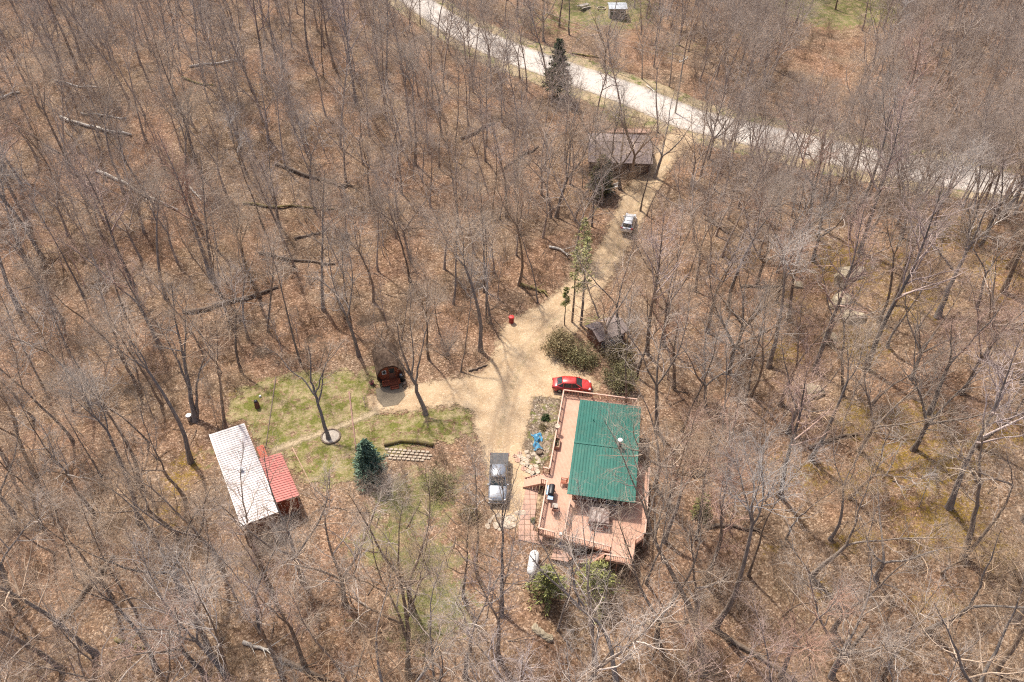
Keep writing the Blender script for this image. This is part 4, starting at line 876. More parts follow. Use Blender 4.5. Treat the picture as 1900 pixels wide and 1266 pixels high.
for i in range(20):
    px_ = random.uniform(975, 1012); py_ = 838+i*2.1; x, y, z = at(px_, py_); s = random.uniform(.1, .24)
    tag(rock((x, y, z+.05), (s*1.3, s, s*.7), 40+i, M['limestone']), ORD[i]+' pale stone counting down the planted bank from the blue tarp', 'stone', 'stones on the planted bank')
for i in range(18):
    px_ = 905+i*3.8; py_ = random.uniform(950, 985); x, y, z = at(px_, py_); s = random.uniform(.15, .38)
    tag(rock((x, y, z+.02), (s*1.4, s, s*.35), 80+i, M['limestone']), ORD[i]+' flat pale stone from the left in the scatter south of the pickup', 'stone', 'flat stones south of the pickup')
for i, (px_, py_) in enumerate([(993, 1166), (999, 1172), (1006, 1176), (1012, 1181), (1019, 1185)]):
    x, y, z = at(px_, py_); tag(rock((x, y, z), (.4, .3, .25), 120+i), ORD[i]+' mossy stone from the left in the row below the green pines', 'stone', 'mossy stones below the pines')

# ------------------------------------------------------------------ trees
UP = np.array([0, 0, 1.])
def nrm(a): return a/(np.linalg.norm(a, axis=-1, keepdims=True)+1e-9)
def tubes(P, Rr, s):
    """P (N,k,3), Rr (N,k) -> verts, quads"""
    N, k_, _ = P.shape; T = np.gradient(P, axis=1); T = nrm(T)
    ref = np.where(np.abs(T[:, :1, 2:3]) > .8, np.array([1., 0, 0]), UP)
    A = nrm(np.cross(T, np.broadcast_to(ref, T.shape))); B = np.cross(T, A)
    a_ = 2*np.pi*np.arange(s)/s
    V = P[:, :, None]+(A[:, :, None]*np.cos(a_)[:, None]+B[:, :, None]*np.sin(a_)[:, None])*Rr[:, :, None, None]
    b = (np.arange(N)*k_*s)[:, None, None]+(np.arange(k_-1)*s)[None, :, None]+np.arange(s)[None, None]
    b2 = (np.arange(N)*k_*s)[:, None, None]+(np.arange(k_-1)*s)[None, :, None]+((np.arange(s)+1) % s)[None, None]
    Fq = np.stack([b, b+s, b2+s, b2], -1).reshape(-1, 4)[:, ::-1]
    return V.reshape(-1, 3), Fq
def join(L):
    V = []; Fq = []; n = 0
    for v, f in L: V.append(v); Fq.append(f+n); n += len(v)
    return np.vstack(V), np.vstack(Fq)
def walk(P0, D, L, k_, up, wob, g_):
    N = len(P0); P = np.zeros((N, k_, 3)); P[:, 0] = P0; d_ = nrm(D)
    for i in range(1, k_):
        d_ = nrm(d_+UP*up+g_.normal(size=(N, 3))*wob); P[:, i] = P[:, i-1]+d_*(L/(k_-1))[:, None]
    return P
def kids(P, Rr, n, t0, t1, ang, L, rr, k_, up, wob, g_, taper=.25, falloff=.5):
    N, kk, _ = P.shape; t = (t0+(t1-t0)*(np.arange(n)[None]+g_.random((N, n)))/n); u = t*(kk-1); i = np.clip(u.astype(int), 0, kk-2); f = (u-i)[..., None]
    r_ = np.arange(N)[:, None]; S = P[r_, i]*(1-f)+P[r_, i+1]*f; T = nrm(P[r_, i+1]-P[r_, i]); f = f[..., 0]
    r0 = (Rr[r_, i]*(1-f)+Rr[r_, i+1]*f)
    az = (np.arange(n)*2.4)[None]+g_.random((N, n))*1.6+g_.random((N, 1))*6
    A = nrm(np.cross(T, np.where(np.abs(T[..., 2:]) > .9, np.array([1., 0, 0]), UP))); B = np.cross(T, A)
    a_ = R(1)*(ang[0]+(ang[1]-ang[0])*g_.random((N, n)))[..., None]
    D = T*np.cos(a_)+(A*np.cos(az)[..., None]+B*np.sin(az)[..., None])*np.sin(a_)
    rel = (t-t0)/(t1-t0+1e-9); Ln = L*(1-falloff*rel)*(.65+.7*g_.random((N, n)))
    Q = walk(S.reshape(-1, 3), D.reshape(-1, 3), Ln.ravel(), k_, up, wob, g_)
    rb = np.minimum(r0.ravel()*.75, rr*(.7+.6*g_.random(N*n))*(Ln.ravel()/L)); Rn = rb[:, None]*np.linspace(1, taper, k_)[None]
    return Q, Rn
def crownize(mains, g_, Hh, dens=1., s4=3, t0=.35, maxl=.26, ang=(30, 58), twigr=1.):
    """mains: list of (P (k,3), R (k,)) -> crown geometry"""
    out_ = []; lv2 = []
    for P, Rr, tt, n1 in mains:
        P1, R1 = kids(P[None], Rr[None], max(2, int(n1*dens)), tt, .97, ang, Hh*maxl, .085*Hh/18, 6, .06, .19, g_, .22, .45)
        out_.append(tubes(P1, R1, 5)); lv2.append((P1, R1))
        Pt, Rt = kids(P[None, -3:], Rr[None, -3:], 7, .05, .99, (15, 50), Hh*.1, .025, 5, .06, .15, g_, .3, .3); out_.append(tubes(Pt, Rt, 4)); lv2.append((Pt, Rt))
    P1 = np.vstack([a_[0] for a_ in lv2 if a_[0].shape[1] == 6]); R1 = np.vstack([a_[1] for a_ in lv2 if a_[0].shape[1] == 6])
    Pt = np.vstack([a_[0] for a_ in lv2 if a_[0].shape[1] == 5]); Rt = np.vstack([a_[1] for a_ in lv2 if a_[0].shape[1] == 5])
    P2, R2 = kids(P1, R1, 6, .2, .97, (28, 65), Hh*.11, .032*Hh/18, 5, .05, .22, g_, .3, .4); out_.append(tubes(P2, R2, 4))
    P2 = np.vstack([P2, Pt]); R2 = np.vstack([R2, Rt])
    n3 = 4 if s4 == 3 else 7
    P3, R3 = kids(P2, R2, n3, .2, .98, (25, 60), Hh*.06, .019*twigr, 4, .05, .24, g_, .4, .3); out_.append(tubes(P3, R3, 3))
    if s4 == 3:
        P4, R4 = kids(P3, R3, 3, .15, .98, (25, 60), Hh*.032, .0115*twigr, 3, .04, .2, g_, .45, .3); out_.append(tubes(P4, R4, 3))
    return join(out_)
def trunkline(g_, Hh, r0, lean=.04, k_=12):
    d0 = UP+np.array([g_.normal(), g_.normal(), 0])*lean
    P = walk(np.zeros((1, 3)), d0[None], np.array([Hh]), k_, .035, .055, g_)[0]
    Rr = r0*(1-np.linspace(0, 1, k_)**.9*.9); Rr[0] *= 1.35; return P, Rr
def make_tree(seed, Hh=18, r0=.22, kind='forest', dens=1., lod=3):
    g_ = np.random.default_rng(seed); P, Rr = trunkline(g_, Hh, r0, .05 if kind != 'open' else .08)
    mains = []; tr = []
    fork = {'forest': .5, 'fork': .3, 'open': .28, 'pole': .95, 'sap': .9}[kind]
    if kind in ('fork', 'open') or (kind == 'forest' and g_.random() < .7):
        i = int(fork*11+g_.random()*2); P, Rr = P[:i+1], Rr[:i+1].copy(); tr.append((P, Rr))
        m_ = g_.integers(2, 4) if kind != 'open' else g_.integers(3, 5)
        az0 = g_.random()*6.3
        for j in range(m_):
            a_ = az0+j*6.283/m_+g_.normal()*.3; e_ = R(g_.uniform(14, 26) if kind != 'open' else g_.uniform(22, 42))
            T = nrm(P[-1]-P[-2]); D = T*math.cos(e_)+np.array([math.cos(a_), math.sin(a_), 0])*math.sin(e_)
            L_ = (Hh-P[-1][2])*g_.uniform(.8, 1.05)
            Q = walk(P[-1][None]-T[None]*.1, D[None], np.array([L_]), 10, .04, .09, g_)[0]; q_ = Rr[-1]*.72*np.linspace(1, .12, 10)
            tr.append((Q, q_)); mains.append((Q, q_, .12, 8))
        # lower side branches
        if g_.random() < .5: mains.append((P, Rr*.5, .75, 2))
    else:
        tr.append((P, Rr)); mains.append((P, Rr, {'forest': .42, 'pole': .55, 'sap': .25}[kind], {'forest': 18, 'pole': 11, 'sap': 12}[kind]))
    tv = join([tubes(p[None], r_[None], 9 if lod == 3 else 5) for p, r_ in tr])
    cv = crownize(mains, g_, Hh, dens, lod, maxl={'forest': .24, 'fork': .22, 'open': .26, 'pole': .15, 'sap': .26}[kind], ang=(28, 55) if kind != 'open' else (35, 65))
    return tv, cv
TV = []
specs = [('forest', 19, .24), ('forest', 18, .20), ('forest', 20, .27), ('forest', 17, .18), ('fork', 18, .24), ('fork', 17, .22), ('open', 15, .25), ('pole', 17, .13), ('pole', 15, .11), ('forest', 21, .28), ('fork', 19, .26), ('open', 16, .28), ('pole', 18, .15), ('forest', 16, .17)]
for i, (kd, hh, r0) in enumerate(specs):
    tv, cv = make_tree(100+i, hh, r0, kd)
    cm = newmesh('crown', *cv, [M['twig'], M['twig'], M['twig_pale'], M['twig'], M['twig_red']][i % 5])
    TV.append((newmesh('trunk', *tv, M['bark'], True), cm, hh, kd))
SV = []
for i in range(5):
    g_ = np.random.default_rng(300+i); hh = 7+i
    tv, cv = make_tree(300+i, hh, .05+.008*i, 'sap', .8)
    v, f = join([tv, cv]); SV.append(newmesh('sapling', v, f, [M['twig'], M['twig_pale'], M['twig_red']][i % 3]))
trees = []
def tilt(o, base, vec, spin):
    q = Vector((0, 0, 1)).rotation_difference(Vector(vec).normalized()) @ Quaternion((0, 0, 1), spin)
    o.rotation_mode = 'QUATERNION'; o.rotation_quaternion = q
def place_tree(x, y, v, label, group, s=1., vec=None, cat='tree', name='bare_tree', spin=None):
    tm, cm, hh, kd = TV[v]
    o = thing(name, label, cat, (x, y, float(H(x, y))-.1), 0, group); o.scale = (s, s, s)
    vec = vec or (random.gauss(0, .05), random.gauss(0, .05), 1); tilt(o, None, vec, random.random()*6.28 if spin is None else spin)
    link('trunk', tm, o); link('crown', cm, o); trees.append((x, y)); return o
def zone_of(x, y):
    rd = ROAD; yr = np.interp(x, rd[::1][:, 0], rd[:, 1]) if True else 0
    if y > yr+3: return ('leafless tree in the woods beyond the gravel road', 'bare trees beyond the gravel road')
    if x > 14 and y > 78: return ('leafless grey tree in the woods between driveway and road on the right', 'bare trees right of the driveway')
    if x > 14 and y > 48: return ('leafless tree on the rocky slope right of the house', 'bare trees on the rocky slope')
    if x > 10: return ('leafless tree on the leafy slope below and right of the deck', 'bare trees below right of the deck')
    if y < 44 and x > -14: return ('leafless tree in the woods south of house and lawn', 'bare trees south of the house')
    if y < 62 and x < -12: return ('leafless tree in the woods around the white-roofed shed', 'bare trees around the shed')
    if x < -14 and y < 105: return ('leafless tree on the leafy hillside left of the clearing', 'bare trees on the left hillside')
    if x < -14: return ('distant leafless tree at the top of the left hillside', 'bare trees high on the left hillside')
    return ('leafless tree between the ravine and the driveway', 'bare trees between ravine and driveway')
# --- custom trees traced limb by limb: each limb is (px, py, height above ground of the tree base)
def custom(name, label, base, limbs, seed, r0, tw='twig', dens=1., nb=7, cat='tree', maxl=.2):
    g_ = np.random.default_rng(seed); bx, by, bz = at(*base); bz -= .1; tr = []; mains = []; hmax = 0
    for li, L_ in enumerate(limbs):
        pts = []
        for (px_, py_, z_) in L_:
            if z_ == 0: pts.append((0, 0, 0)); continue
            x_, y_ = W(px_, py_, bz+z_); pts.append((x_-bx, y_-by, z_)); hmax = max(hmax, z_)
        pts = np.array(pts, float); k_ = 14; tt = np.linspace(0, len(pts)-1, k_); 
        Pn = np.stack([np.interp(tt, range(len(pts)), pts[:, c_]) for c_ in range(3)], 1)
        Pn[1:-1] = Pn[1:-1]*.5+(Pn[:-2]+Pn[2:])*.25; Pn[1:] += g_.normal(size=(k_-1, 3))*.05
        zz = Pn[:, 2]; rad = r0*(1-.9*np.clip(zz/ (18.), 0, 1)); 
        if li: rad = rad*.62*np.linspace(1, .35, k_)
        else: rad = rad*np.linspace(1, .5, k_); rad[0] *= 1.3
        tr.append((Pn, rad)); mains.append((Pn, rad, .45 if li == 0 else .2, nb))
    t = thing(name, label, cat, (bx, by, bz))
    link('trunk', newmesh('trunk', *join([tubes(p[None], r_[None], 9) for p, r_ in tr]), M['bark'], True), t)
    link('crown', newmesh('crown', *crownize(mains, g_, max(hmax, 10)*1.0, dens, 3, maxl=maxl), M[tw]), t); trees.append((bx, by))
custom('lawn_tree', 'bare tree rising from the pebble ring on the lawn', (610, 816), [[(610, 816, 0), (598, 775, 2.8), (585, 732, 5.2), (577, 700, 7), (572, 640, 11)], [(585, 735, 5.1), (566, 706, 6.6), (540, 690, 7.8), (520, 660, 9.5), (490, 645, 11)], [(590, 750, 4.3), (597, 720, 6), (600, 680, 8.5), (640, 630, 11)], [(585, 730, 5.4), (600, 690, 8), (615, 640, 11)]], 1, .24, 'twig_pale', nb=5)
custom('twin_trunk_tree', 'tall twin-trunk bare tree directly above the white-roofed shed', (362, 781), [[(362, 781, 0), (352, 720, 4), (340, 660, 7.5), (325, 590, 12), (318, 530, 16)], [(352, 722, 3.8), (322, 650, 8), (290, 600, 12), (262, 560, 15)], [(342, 670, 7), (345, 600, 11), (342, 540, 15)], [(366, 778, .2), (364, 720, 4), (372, 680, 7), (395, 640, 10)]], 2, .32, nb=6)
custom('spreading_tree', 'bare tree with spreading limbs between the brown hut and sandy turnaround', (790, 769), [[(790, 769, 0), (776, 730, 2.5), (764, 700, 4.6), (752, 672, 6.5), (742, 640, 9), (735, 590, 13)], [(764, 700, 4.6), (735, 662, 7.5), (712, 640, 9.5), (690, 610, 12)], [(764, 698, 4.8), (768, 655, 7.2), (760, 600, 10.5), (762, 540, 14)], [(770, 712, 3.8), (782, 650, 7.5), (795, 590, 11), (820, 550, 14)]], 3, .28, nb=6)
custom('leaning_tree', 'big bare tree leaning left across the green roof from the lower right', (1306, 1250), [[(1306, 1250, 0), (1300, 1200, 2.5), (1291, 1150, 4.5), (1262, 1090, 7), (1228, 1040, 9), (1205, 970, 12), (1180, 905, 14.5), (1150, 830, 18), (1120, 780, 20)], [(1205, 970, 12), (1190, 890, 14.5), (1160, 800, 18), (1130, 750, 20)], [(1215, 1000, 11), (1240, 900, 14), (1230, 820, 17)], [(1292, 1150, 4.5), (1290, 1080, 8), (1280, 980, 13)]], 4, .40, 'twig_pale', nb=9)
custom('bent_tree', 'bare tree with a strongly bent trunk below the deck beside the green pines', (1143, 1262), [[(1143, 1262, 0), (1134, 1200, 3), (1118, 1160, 4.6), (1080, 1130, 6.5), (1045, 1095, 9), (1010, 1065, 11), (985, 1030, 13)], [(1050, 1100, 8.6), (1030, 1060, 11), (1005, 1010, 13.5), (985, 960, 16)], [(1085, 1130, 6.4), (1060, 1080, 9), (1080, 1030, 12), (1100, 990, 14)], [(1075, 1125, 6.8), (1062, 1060, 10), (1040, 1000, 14)]], 5, .25, 'twig_pale', dens=.7, nb=3, maxl=.13)
custom('forked_tree', 'bare forked tree in front of the pickup truck', (930, 1143), [[(930, 1143, 0), (931, 1080, 4), (932, 1020, 7.5), (933, 970, 10), (935, 930, 12), (930, 880, 15)], [(932, 985, 9.4), (910, 940, 12), (890, 910, 14), (865, 880, 16)], [(933, 970, 10), (950, 900, 13.5), (965, 860, 16), (975, 820, 18)], [(950, 900, 13.5), (925, 885, 14.5), (905, 850, 17)]], 6, .22, 'twig', nb=5)
custom('slope_tree', 'thick dark leaning tree on the mossy slope at far right', (1740, 588), [[(1740, 588, 0), (1762, 530, 4), (1790, 475, 7.5), (1812, 430, 10.5), (1835, 370, 15)], [(1768, 500, 5.2), (1740, 465, 7.5), (1715, 440, 10)], [(1800, 455, 8.5), (1840, 420, 11), (1870, 390, 14)], [(1790, 475, 7.5), (1800, 420, 11), (1795, 350, 16)]], 8, .36, nb=6)
custom('corner_tree', 'large double-limbed bare tree low at the right edge', (1788, 1040), [[(1788, 1040, 0), (1800, 990, 3), (1815, 930, 7), (1818, 860, 11), (1825, 780, 16)], [(1790, 1035, .5), (1830, 985, 4), (1870, 935, 8), (1880, 890, 11), (1868, 840, 14)], [(1878, 900, 10), (1820, 880, 12), (1760, 840, 14)], [(1816, 900, 9), (1790, 850, 12), (1740, 800, 15)]], 9, .34, 'twig_pale', nb=6)
custom('old_forked_tree', 'old bare tree with twisted limbs at the bottom edge left of centre', (757, 1256), [[(757, 1256, 0), (758, 1180, 3.5), (752, 1120, 7), (740, 1060, 10), (738, 1000, 13), (748, 930, 17)], [(757, 1190, 3.2), (735, 1130, 6.5), (700, 1060, 10), (688, 990, 14), (680, 920, 18)], [(755, 1150, 5), (775, 1100, 8), (785, 1040, 11), (800, 960, 15)], [(748, 1160, 4.6), (690, 1130, 7), (640, 1100, 9), (600, 1060, 12)]], 10, .27, 'twig', nb=6)
custom('slope_fork_tree', 'slender dark forked tree beside the outcrop rocks', (1565, 735), [[(1565, 735, 0), (1562, 680, 3.5), (1568, 600, 8), (1555, 555, 11), (1560, 480, 15)], [(1568, 600, 8), (1590, 550, 11), (1620, 480, 15)]], 11, .2, nb=6)
custom('ravine_log_tree', 'double bare tree leaning over the left edge of the woods, fork low', (262, 735), [[(262, 735, 0), (235, 680, 4.5), (210, 620, 9), (190, 550, 14), (175, 480, 18)], [(262, 735, .3), (250, 670, 5), (225, 600, 10), (222, 540, 15)], [(240, 690, 4), (215, 650, 8), (170, 600, 12)]], 12, .24, nb=7)
custom('slim_forked_tree', 'slim bare tree just left of the bent-trunk tree, forking low over the pines', (1103, 1258), [[(1103, 1258, 0), (1098, 1150, 5), (1088, 1050, 9.5), (1080, 960, 13), (1072, 890, 16)], [(1101, 1215, 2.2), (1122, 1120, 6.5), (1136, 1010, 11.5), (1150, 910, 15.5)]], 13, .16, 'twig', dens=.6, nb=4, maxl=.13)
# --- trees placed by their trunk foot
FOOT = [(178, 1214, .3, 0), (118, 1244, .2, 2), (207, 1109, .2, 1), (380, 1255, 0, 4), (421, 1255, 0, 10), (525, 1257, 0, 5), (566, 1237, 0, 4), (251, 1133, .1, 7), (101, 1027, .1, 8), (385, 1200, 0, 6), (886, 1072, 0, 12), (864, 1116, 0, 13), (925, 1220, 0, 4), (1199, 1082, 0, 7), (863, 1257, 0, 5),
        (1619, 751, 0, 8), (1647, 643, 0, 13), (1810, 831, 0, 5), (1462, 595, 0, 4), (1511, 688, 0, 9), (1440, 560, 0, 1), (1448, 751, 0, 4), (1393, 734, 0, 3), (1382, 748, 0, 12), (1330, 838, 0, 8), (1827, 664, 0, 6), (1657, 567, 0, 5), (1629, 598, 0, 3),
        (1546, 1172, .0, 11), (1540, 1000, 0, 3), (1353, 890, 0, 13), (1388, 1067, 0, 7), (1310, 1080, 0, 4), (1638, 1257, 0, 5), (1448, 1257, 0, 4), (1747, 1063, 0, 8), (1458, 1000, 0, 8), (1543, 1257, 0, 6),
        (1642, 302, 0, 9), (1314, 295, 0, 6), (1403, 402, 0, 4), (1384, 317, 0, 5), (1580, 409, 0, 2), (1498, 435, 0, 4), (1520, 424, 0, 5), (1625, 158, 0, 12), (1686, 158, 0, 1), (1672, 442, 0, 6), (1790, 457, 0, 5), (1819, 457, 0, 4), (1856, 405, 0, 11), (1428, 88, 0, 12), (1550, 18, 0, 1),
        (158, 347, .1, 2), (111, 370, .1, 3), (54, 418, .1, 9), (229, 357, 0, 1), (286, 381, 0, 3), (367, 414, 0, 2), (370, 317, 0, 0), (492, 148, 0, 9), (512, 111, 0, 1), (579, 121, 0, 2), (586, 394, 0, 3), (519, 421, 0, 4), (488, 421, 0, 12), (151, 111, 0, 2), (145, 131, 0, 9), (108, 111, 0, 0), (458, 323, 0, 3), (600, 145, 0, 12),
        (688, 377, 0, 5), (770, 306, 0, 2), (745, 360, 0, 1), (844, 300, 0, 12), (849, 421, 0, 13), (661, 192, 0, 9), (913, 404, 0, 7), (927, 407, 0, 8), (940, 404, 0, 4), (1022, 404, 0, 5), (1032, 404, 0, 10), (1066, 411, 0, 8), (802, 202, 0, 12), (815, 209, 0, 3), (869, 232, 0, 7), (718, 162, 0, 0), (1009, 77, 0, 6), (960, 30, 0, 9), (1038, 50, 0, 1), (1056, 64, 0, 12),
        (1098, 421, 0, 7), (1122, 125, 0, 6), (1213, 125, 0, 7), (620, 125, 0, 9), (714, 192, 0, 12), (815, 313, 0, 7), (81, 481, .1, 9), (77, 528, .1, 2), (391, 514, 0, 9), (401, 535, 0, 0), (522, 437, 0, 13), (498, 615, 0, 13), (448, 690, 0, 3), (411, 693, 0, 8), (168, 750, 0, 1), (135, 764, 0, 8), (300, 750, 0, 12), (180, 743, 0, 7), (135, 818, .1, 3), (276, 821, 0, 8),
        (34, 572, .1, 2), (431, 609, 0, 5), (461, 629, 0, 3), (236, 821, 0, 8), (64, 777, .1, 12), (998, 562, 0, 8), (910, 600, 0, 5), (903, 597, 0, 7), (855, 690, 0, 8), (693, 560, 0, 3), (1250, 720, 0, 4), (1230, 640, 0, 10), (1265, 800, 0, 12), (1215, 560, 0, 6), (1290, 540, 0, 5), (1188, 392, 0, 12), (1215, 330, 0, 11), (1200, 400, 0, 8), (1240, 940, 0, 4), (1180, 700, 0, 5), (980, 1090, 0, 8), (1035, 1170, 0, 7), (1290, 1000, 0, 13), (505, 1100, 0, 5), (640, 1120, 0, 6), (1150, 640, 0, 5), (1160, 760, 0, 12), (1216, 905, 0, 6), (1232, 1005, 0, 5), (1218, 800, 0, 10), (1128, 655, 0, 11), (1200, 655, 0, 9), (1150, 352, 0, 11), (1128, 330, 0, 5), (1100, 300, 0, 11), (1170, 330, 0, 6), (560, 1075, 0, 6)]
n_ind = len(trees)
def proj(x, y, z):
    c, s_ = math.cos(PITCH), math.sin(PITCH); Z_ = y*c+(CAMH-z)*s_; return 950+FPX*x/Z_, 633-FPX*(y*s_-(CAMH-z)*c)/Z_
LM = [(362, 781, 'the twin-trunk tree'), (480, 900, 'the white-roofed shed'), (700, 690, 'the brown hut'), (688, 860, 'the blue spruce'), (612, 812, 'the ringed lawn tree'), (925, 885, 'the pickup truck'), (990, 1045, 'the white tank'), (1025, 1090, 'the bushy green pine'), (1110, 1085, 'the wide pine'), (1190, 880, 'the green-roofed house'), (1300, 940, 'the small slope pine'), (1570, 520, 'the tall outcrop rock'), (1508, 728, 'the grey boulder'), (1540, 625, 'the low mossy rock'), (1167, 411, 'the silver car'), (1150, 290, 'the half-hidden cabin'), (1034, 150, 'the roadside spruce'), (949, 594, 'the red drum'), (1112, 350, 'the bushy conifer'), (1268, 130, 'the utility pole'), (1145, 15, 'the far grey shed'), (1083, 15, 'the picnic table'), (1120, 620, 'the small outbuilding'), (1080, 470, 'the pale pine'), (790, 769, 'the spreading tree'), (1255, 245, 'the road junction'), (760, 840, 'the block patio'), (1306, 1230, 'the big leaning tree'), (1143, 1240, 'the bent-trunk tree'), (757, 1240, 'the twisted bottom tree'), (1740, 588, 'the thick leaning slope tree'), (1788, 1035, 'the double-limbed tree'), (1080, 720, 'the red sedan'),
      (404, 120, 'the pale top-left log'), (147, 158, 'the highest pale log'), (178, 235, 'the long pale log'), (256, 355, 'the thick pale log'), (18, 178, 'the left-edge log'), (577, 327, 'the thick brown log'), (536, 383, 'the thin mossy log'), (887, 245, 'the double log'), (627, 340, 'the log by tall trunks'), (968, 293, 'the leaning log'), (428, 557, 'the long ravine log'), (552, 481, 'the brown centre-left log'), (988, 537, 'the bend log'), (156, 1098, 'the lower-left log'), (475, 1200, 'the short bottom log'), (563, 1243, 'the bottom-edge log'), (242, 1195, 'the mossy low log'), (1414, 533, 'the log left of the rocks'), (1332, 422, 'the dark right log'), (1545, 819, 'the log below the boulder'), (1331, 869, 'the log right of the house'), (1358, 982, 'the log right of the deck'), (1389, 1210, 'the long lower-right log'), (30, 640, 'the left edge'), (1870, 250, 'the right edge, high'), (1870, 750, 'the right edge, midway'), (1860, 1180, 'the bottom right corner'), (400, 10, 'the top edge, left'), (700, 60, 'the road end at the top'), (1500, 20, 'the far green meadow'), (1750, 20, 'the top right corner'), (20, 20, 'the top left corner'), (20, 1230, 'the bottom left corner'), (640, 620, 'the ravine'), (950, 1250, 'the bottom edge centre'), (1450, 270, 'the road, right part')]
DESC = {0: 'tall bare tree', 1: 'tall ash-grey bare tree', 2: 'tall pale-twigged bare tree', 3: 'medium bare tree', 4: 'fork-trunked pinkish bare tree', 5: 'fork-trunked bare tree', 6: 'broad-crowned bare tree', 7: 'slender pale bare tree', 8: 'slender short bare tree', 9: 'thick-trunked pinkish bare tree', 10: 'thick fork-trunked bare tree', 11: 'broad thick-limbed bare tree', 12: 'slender straight bare tree', 13: 'small bare tree'}
USED = set()
def where_label(x, y, head):
    px_, py_ = proj(x, y, float(H(x, y))); px_ = min(max(px_, -60), 1960); py_ = min(max(py_, -60), 1330)
    ds = sorted((math.hypot(px_-a_, py_-b_), a_, b_, n_) for a_, b_, n_ in LM)
    for pre in ('', 'well '):
        for dd_, a_, b_, n_ in ds[:5]:
            an = math.degrees(math.atan2(b_-py_, px_-a_)) % 360; dirs = ['right of', 'above right of', 'above', 'above left of', 'left of', 'below left of', 'below', 'below right of'][int((an+22.5)//45) % 8]
            q = ('just ' if dd_ < 45 else pre if dd_ > 90 else '')
            L_ = head+' '+q+dirs+' '+n_
            if L_ not in USED: USED.add(L_); return L_
    return head+' '+dirs+' '+n_
for px_, py_, ln, v in FOOT:
    x, y, z = at(px_, py_); lab, grp = zone_of(x, y); s = random.uniform(.9, 1.08)
    place_tree(x, y, v, where_label(x, y, DESC[v]), grp, s, (random.gauss(0, .05)-ln*.3, random.gauss(0, .05), 1))
# --- fill the woods
HOUSEBOX = np.array([(1.5, 37.5), (17, 37.5), (17, 63), (1.5, 63)])
KEEP = [(DRIVE, 1.6), (LAWN, 1.2), (band(ROAD, 9), 2.0), (HOUSEBOX, 0), ([pa, pb, pc, pd], 2.2), ([W(*p) for p in [(900, 830), (1000, 830), (1010, 1000), (905, 990)]], .5), ([(-18.5, 61), (-12, 61), (-12, 70.5), (-18.5, 70.5)], .3), ([W(*p) for p in [(1085, 245), (1210, 245), (1195, 345), (1100, 345)]], 0), ([W(*p) for p in [(1040, 0), (1170, 0), (1170, 30), (1040, 30)]], 0), ([W(*p) for p in [(1480, 0), (1640, 0), (1600, 40), (1500, 40)]], 2), ([W(*p) for p in [(690, 800), (830, 800), (830, 860), (690, 870)]], 0)]
def free(x, y, extra=0):
    for P_, mgn in KEEP:
        if float(sdist(np.array(x), np.array(y), P_)) > -(mgn+extra): return False
    return True
def proj(x, y, z):
    c, s_ = math.cos(PITCH), math.sin(PITCH); Z_ = y*c+(CAMH-z)*s_; return 950+FPX*x/Z_, 633-FPX*(y*s_-(CAMH-z)*c)/Z_
CLEAR = [np.array(p, float) for p in ([(380, 790), (460, 770), (530, 830), (565, 930), (455, 990)], [(440, 700), (640, 690), (680, 640), (740, 640), (760, 700), (860, 690), (900, 700), (880, 830), (640, 880), (560, 880)], DRIVEPX[:-6], [(1040, 720), (1200, 740), (1190, 1000), (1170, 1050), (990, 1000), (900, 940), (900, 830), (1010, 830)], [(1060, -5), (1175, -5), (1175, 22), (1060, 22)], [(1500, -5), (1630, -5), (1590, 38), (1510, 38)])]
def covers(x, y):
    h_ = float(H(x, y)); r_ = 0
    for z in (4, 8, 12, 15, 17):
        px_, py_ = proj(x, y, h_+z); rad = 0 if z < 9 else 30
        for P_ in CLEAR:
            if float(sdist(np.array(px_), np.array(py_), P_)) > -rad: return True
    return False
cand = []; gr_ = np.random.default_rng(11)
tries = 0
while tries < 14000:
    tries += 1
    y = gr_.uniform(21, 232); hwid = .67*(y*.73+67*.68)+4; x = gr_.uniform(-hwid, hwid)
    dens_ = 5.6 if y > 60 else 5.0
    if x > 16 and 55 < y < 105: dens_ = 4.9
    if x > 18 and y < 60: dens_ = 5.3
    if -14 < x < 2 and 30 < y < 52: dens_ = 5.4
    yr = np.interp(x, ROAD[:, 0], ROAD[:, 1])
    if y > yr: dens_ = 6.2 if x < 35 else 3.9
    if x > 26 and yr-34 < y < yr: dens_ = 3.4
    T_ = np.array(trees+[c_[:2] for c_ in cand])
    if ((T_[:, 0]-x)**2+(T_[:, 1]-y)**2).min() < dens_**2*(.55+.5*gr_.random()): continue
    if not free(x, y) or covers(x, y): continue
    cand.append((x, y))
cand.sort(key=lambda c_: c_[1]*.73+.0*abs(c_[0])); room = 298-len(trees)
print('trees', len(trees), 'cand', len(cand))
for x, y in cand[:room]:
    lab, grp = zone_of(x, y); v = int(gr_.choice([4, 5, 6, 10, 11, 2, 9, 6, 11, 5, 12, 8] if x > 12 or y < 50 else [0, 1, 2, 3, 4, 7, 8, 9, 10, 12, 13, 7, 8, 12])); place_tree(x, y, v, where_label(x, y, DESC[v]), grp, gr_.uniform(.8, 1.2))
rest = cand[room:]
LV = [make_tree(500+i, hh, r0, kd, 1.25, 2) for i, (kd, hh, r0) in enumerate([('forest', 19, .22), ('open', 18, .2), ('forest', 17, .18), ('fork', 18, .18), ('open', 17, .15)])]
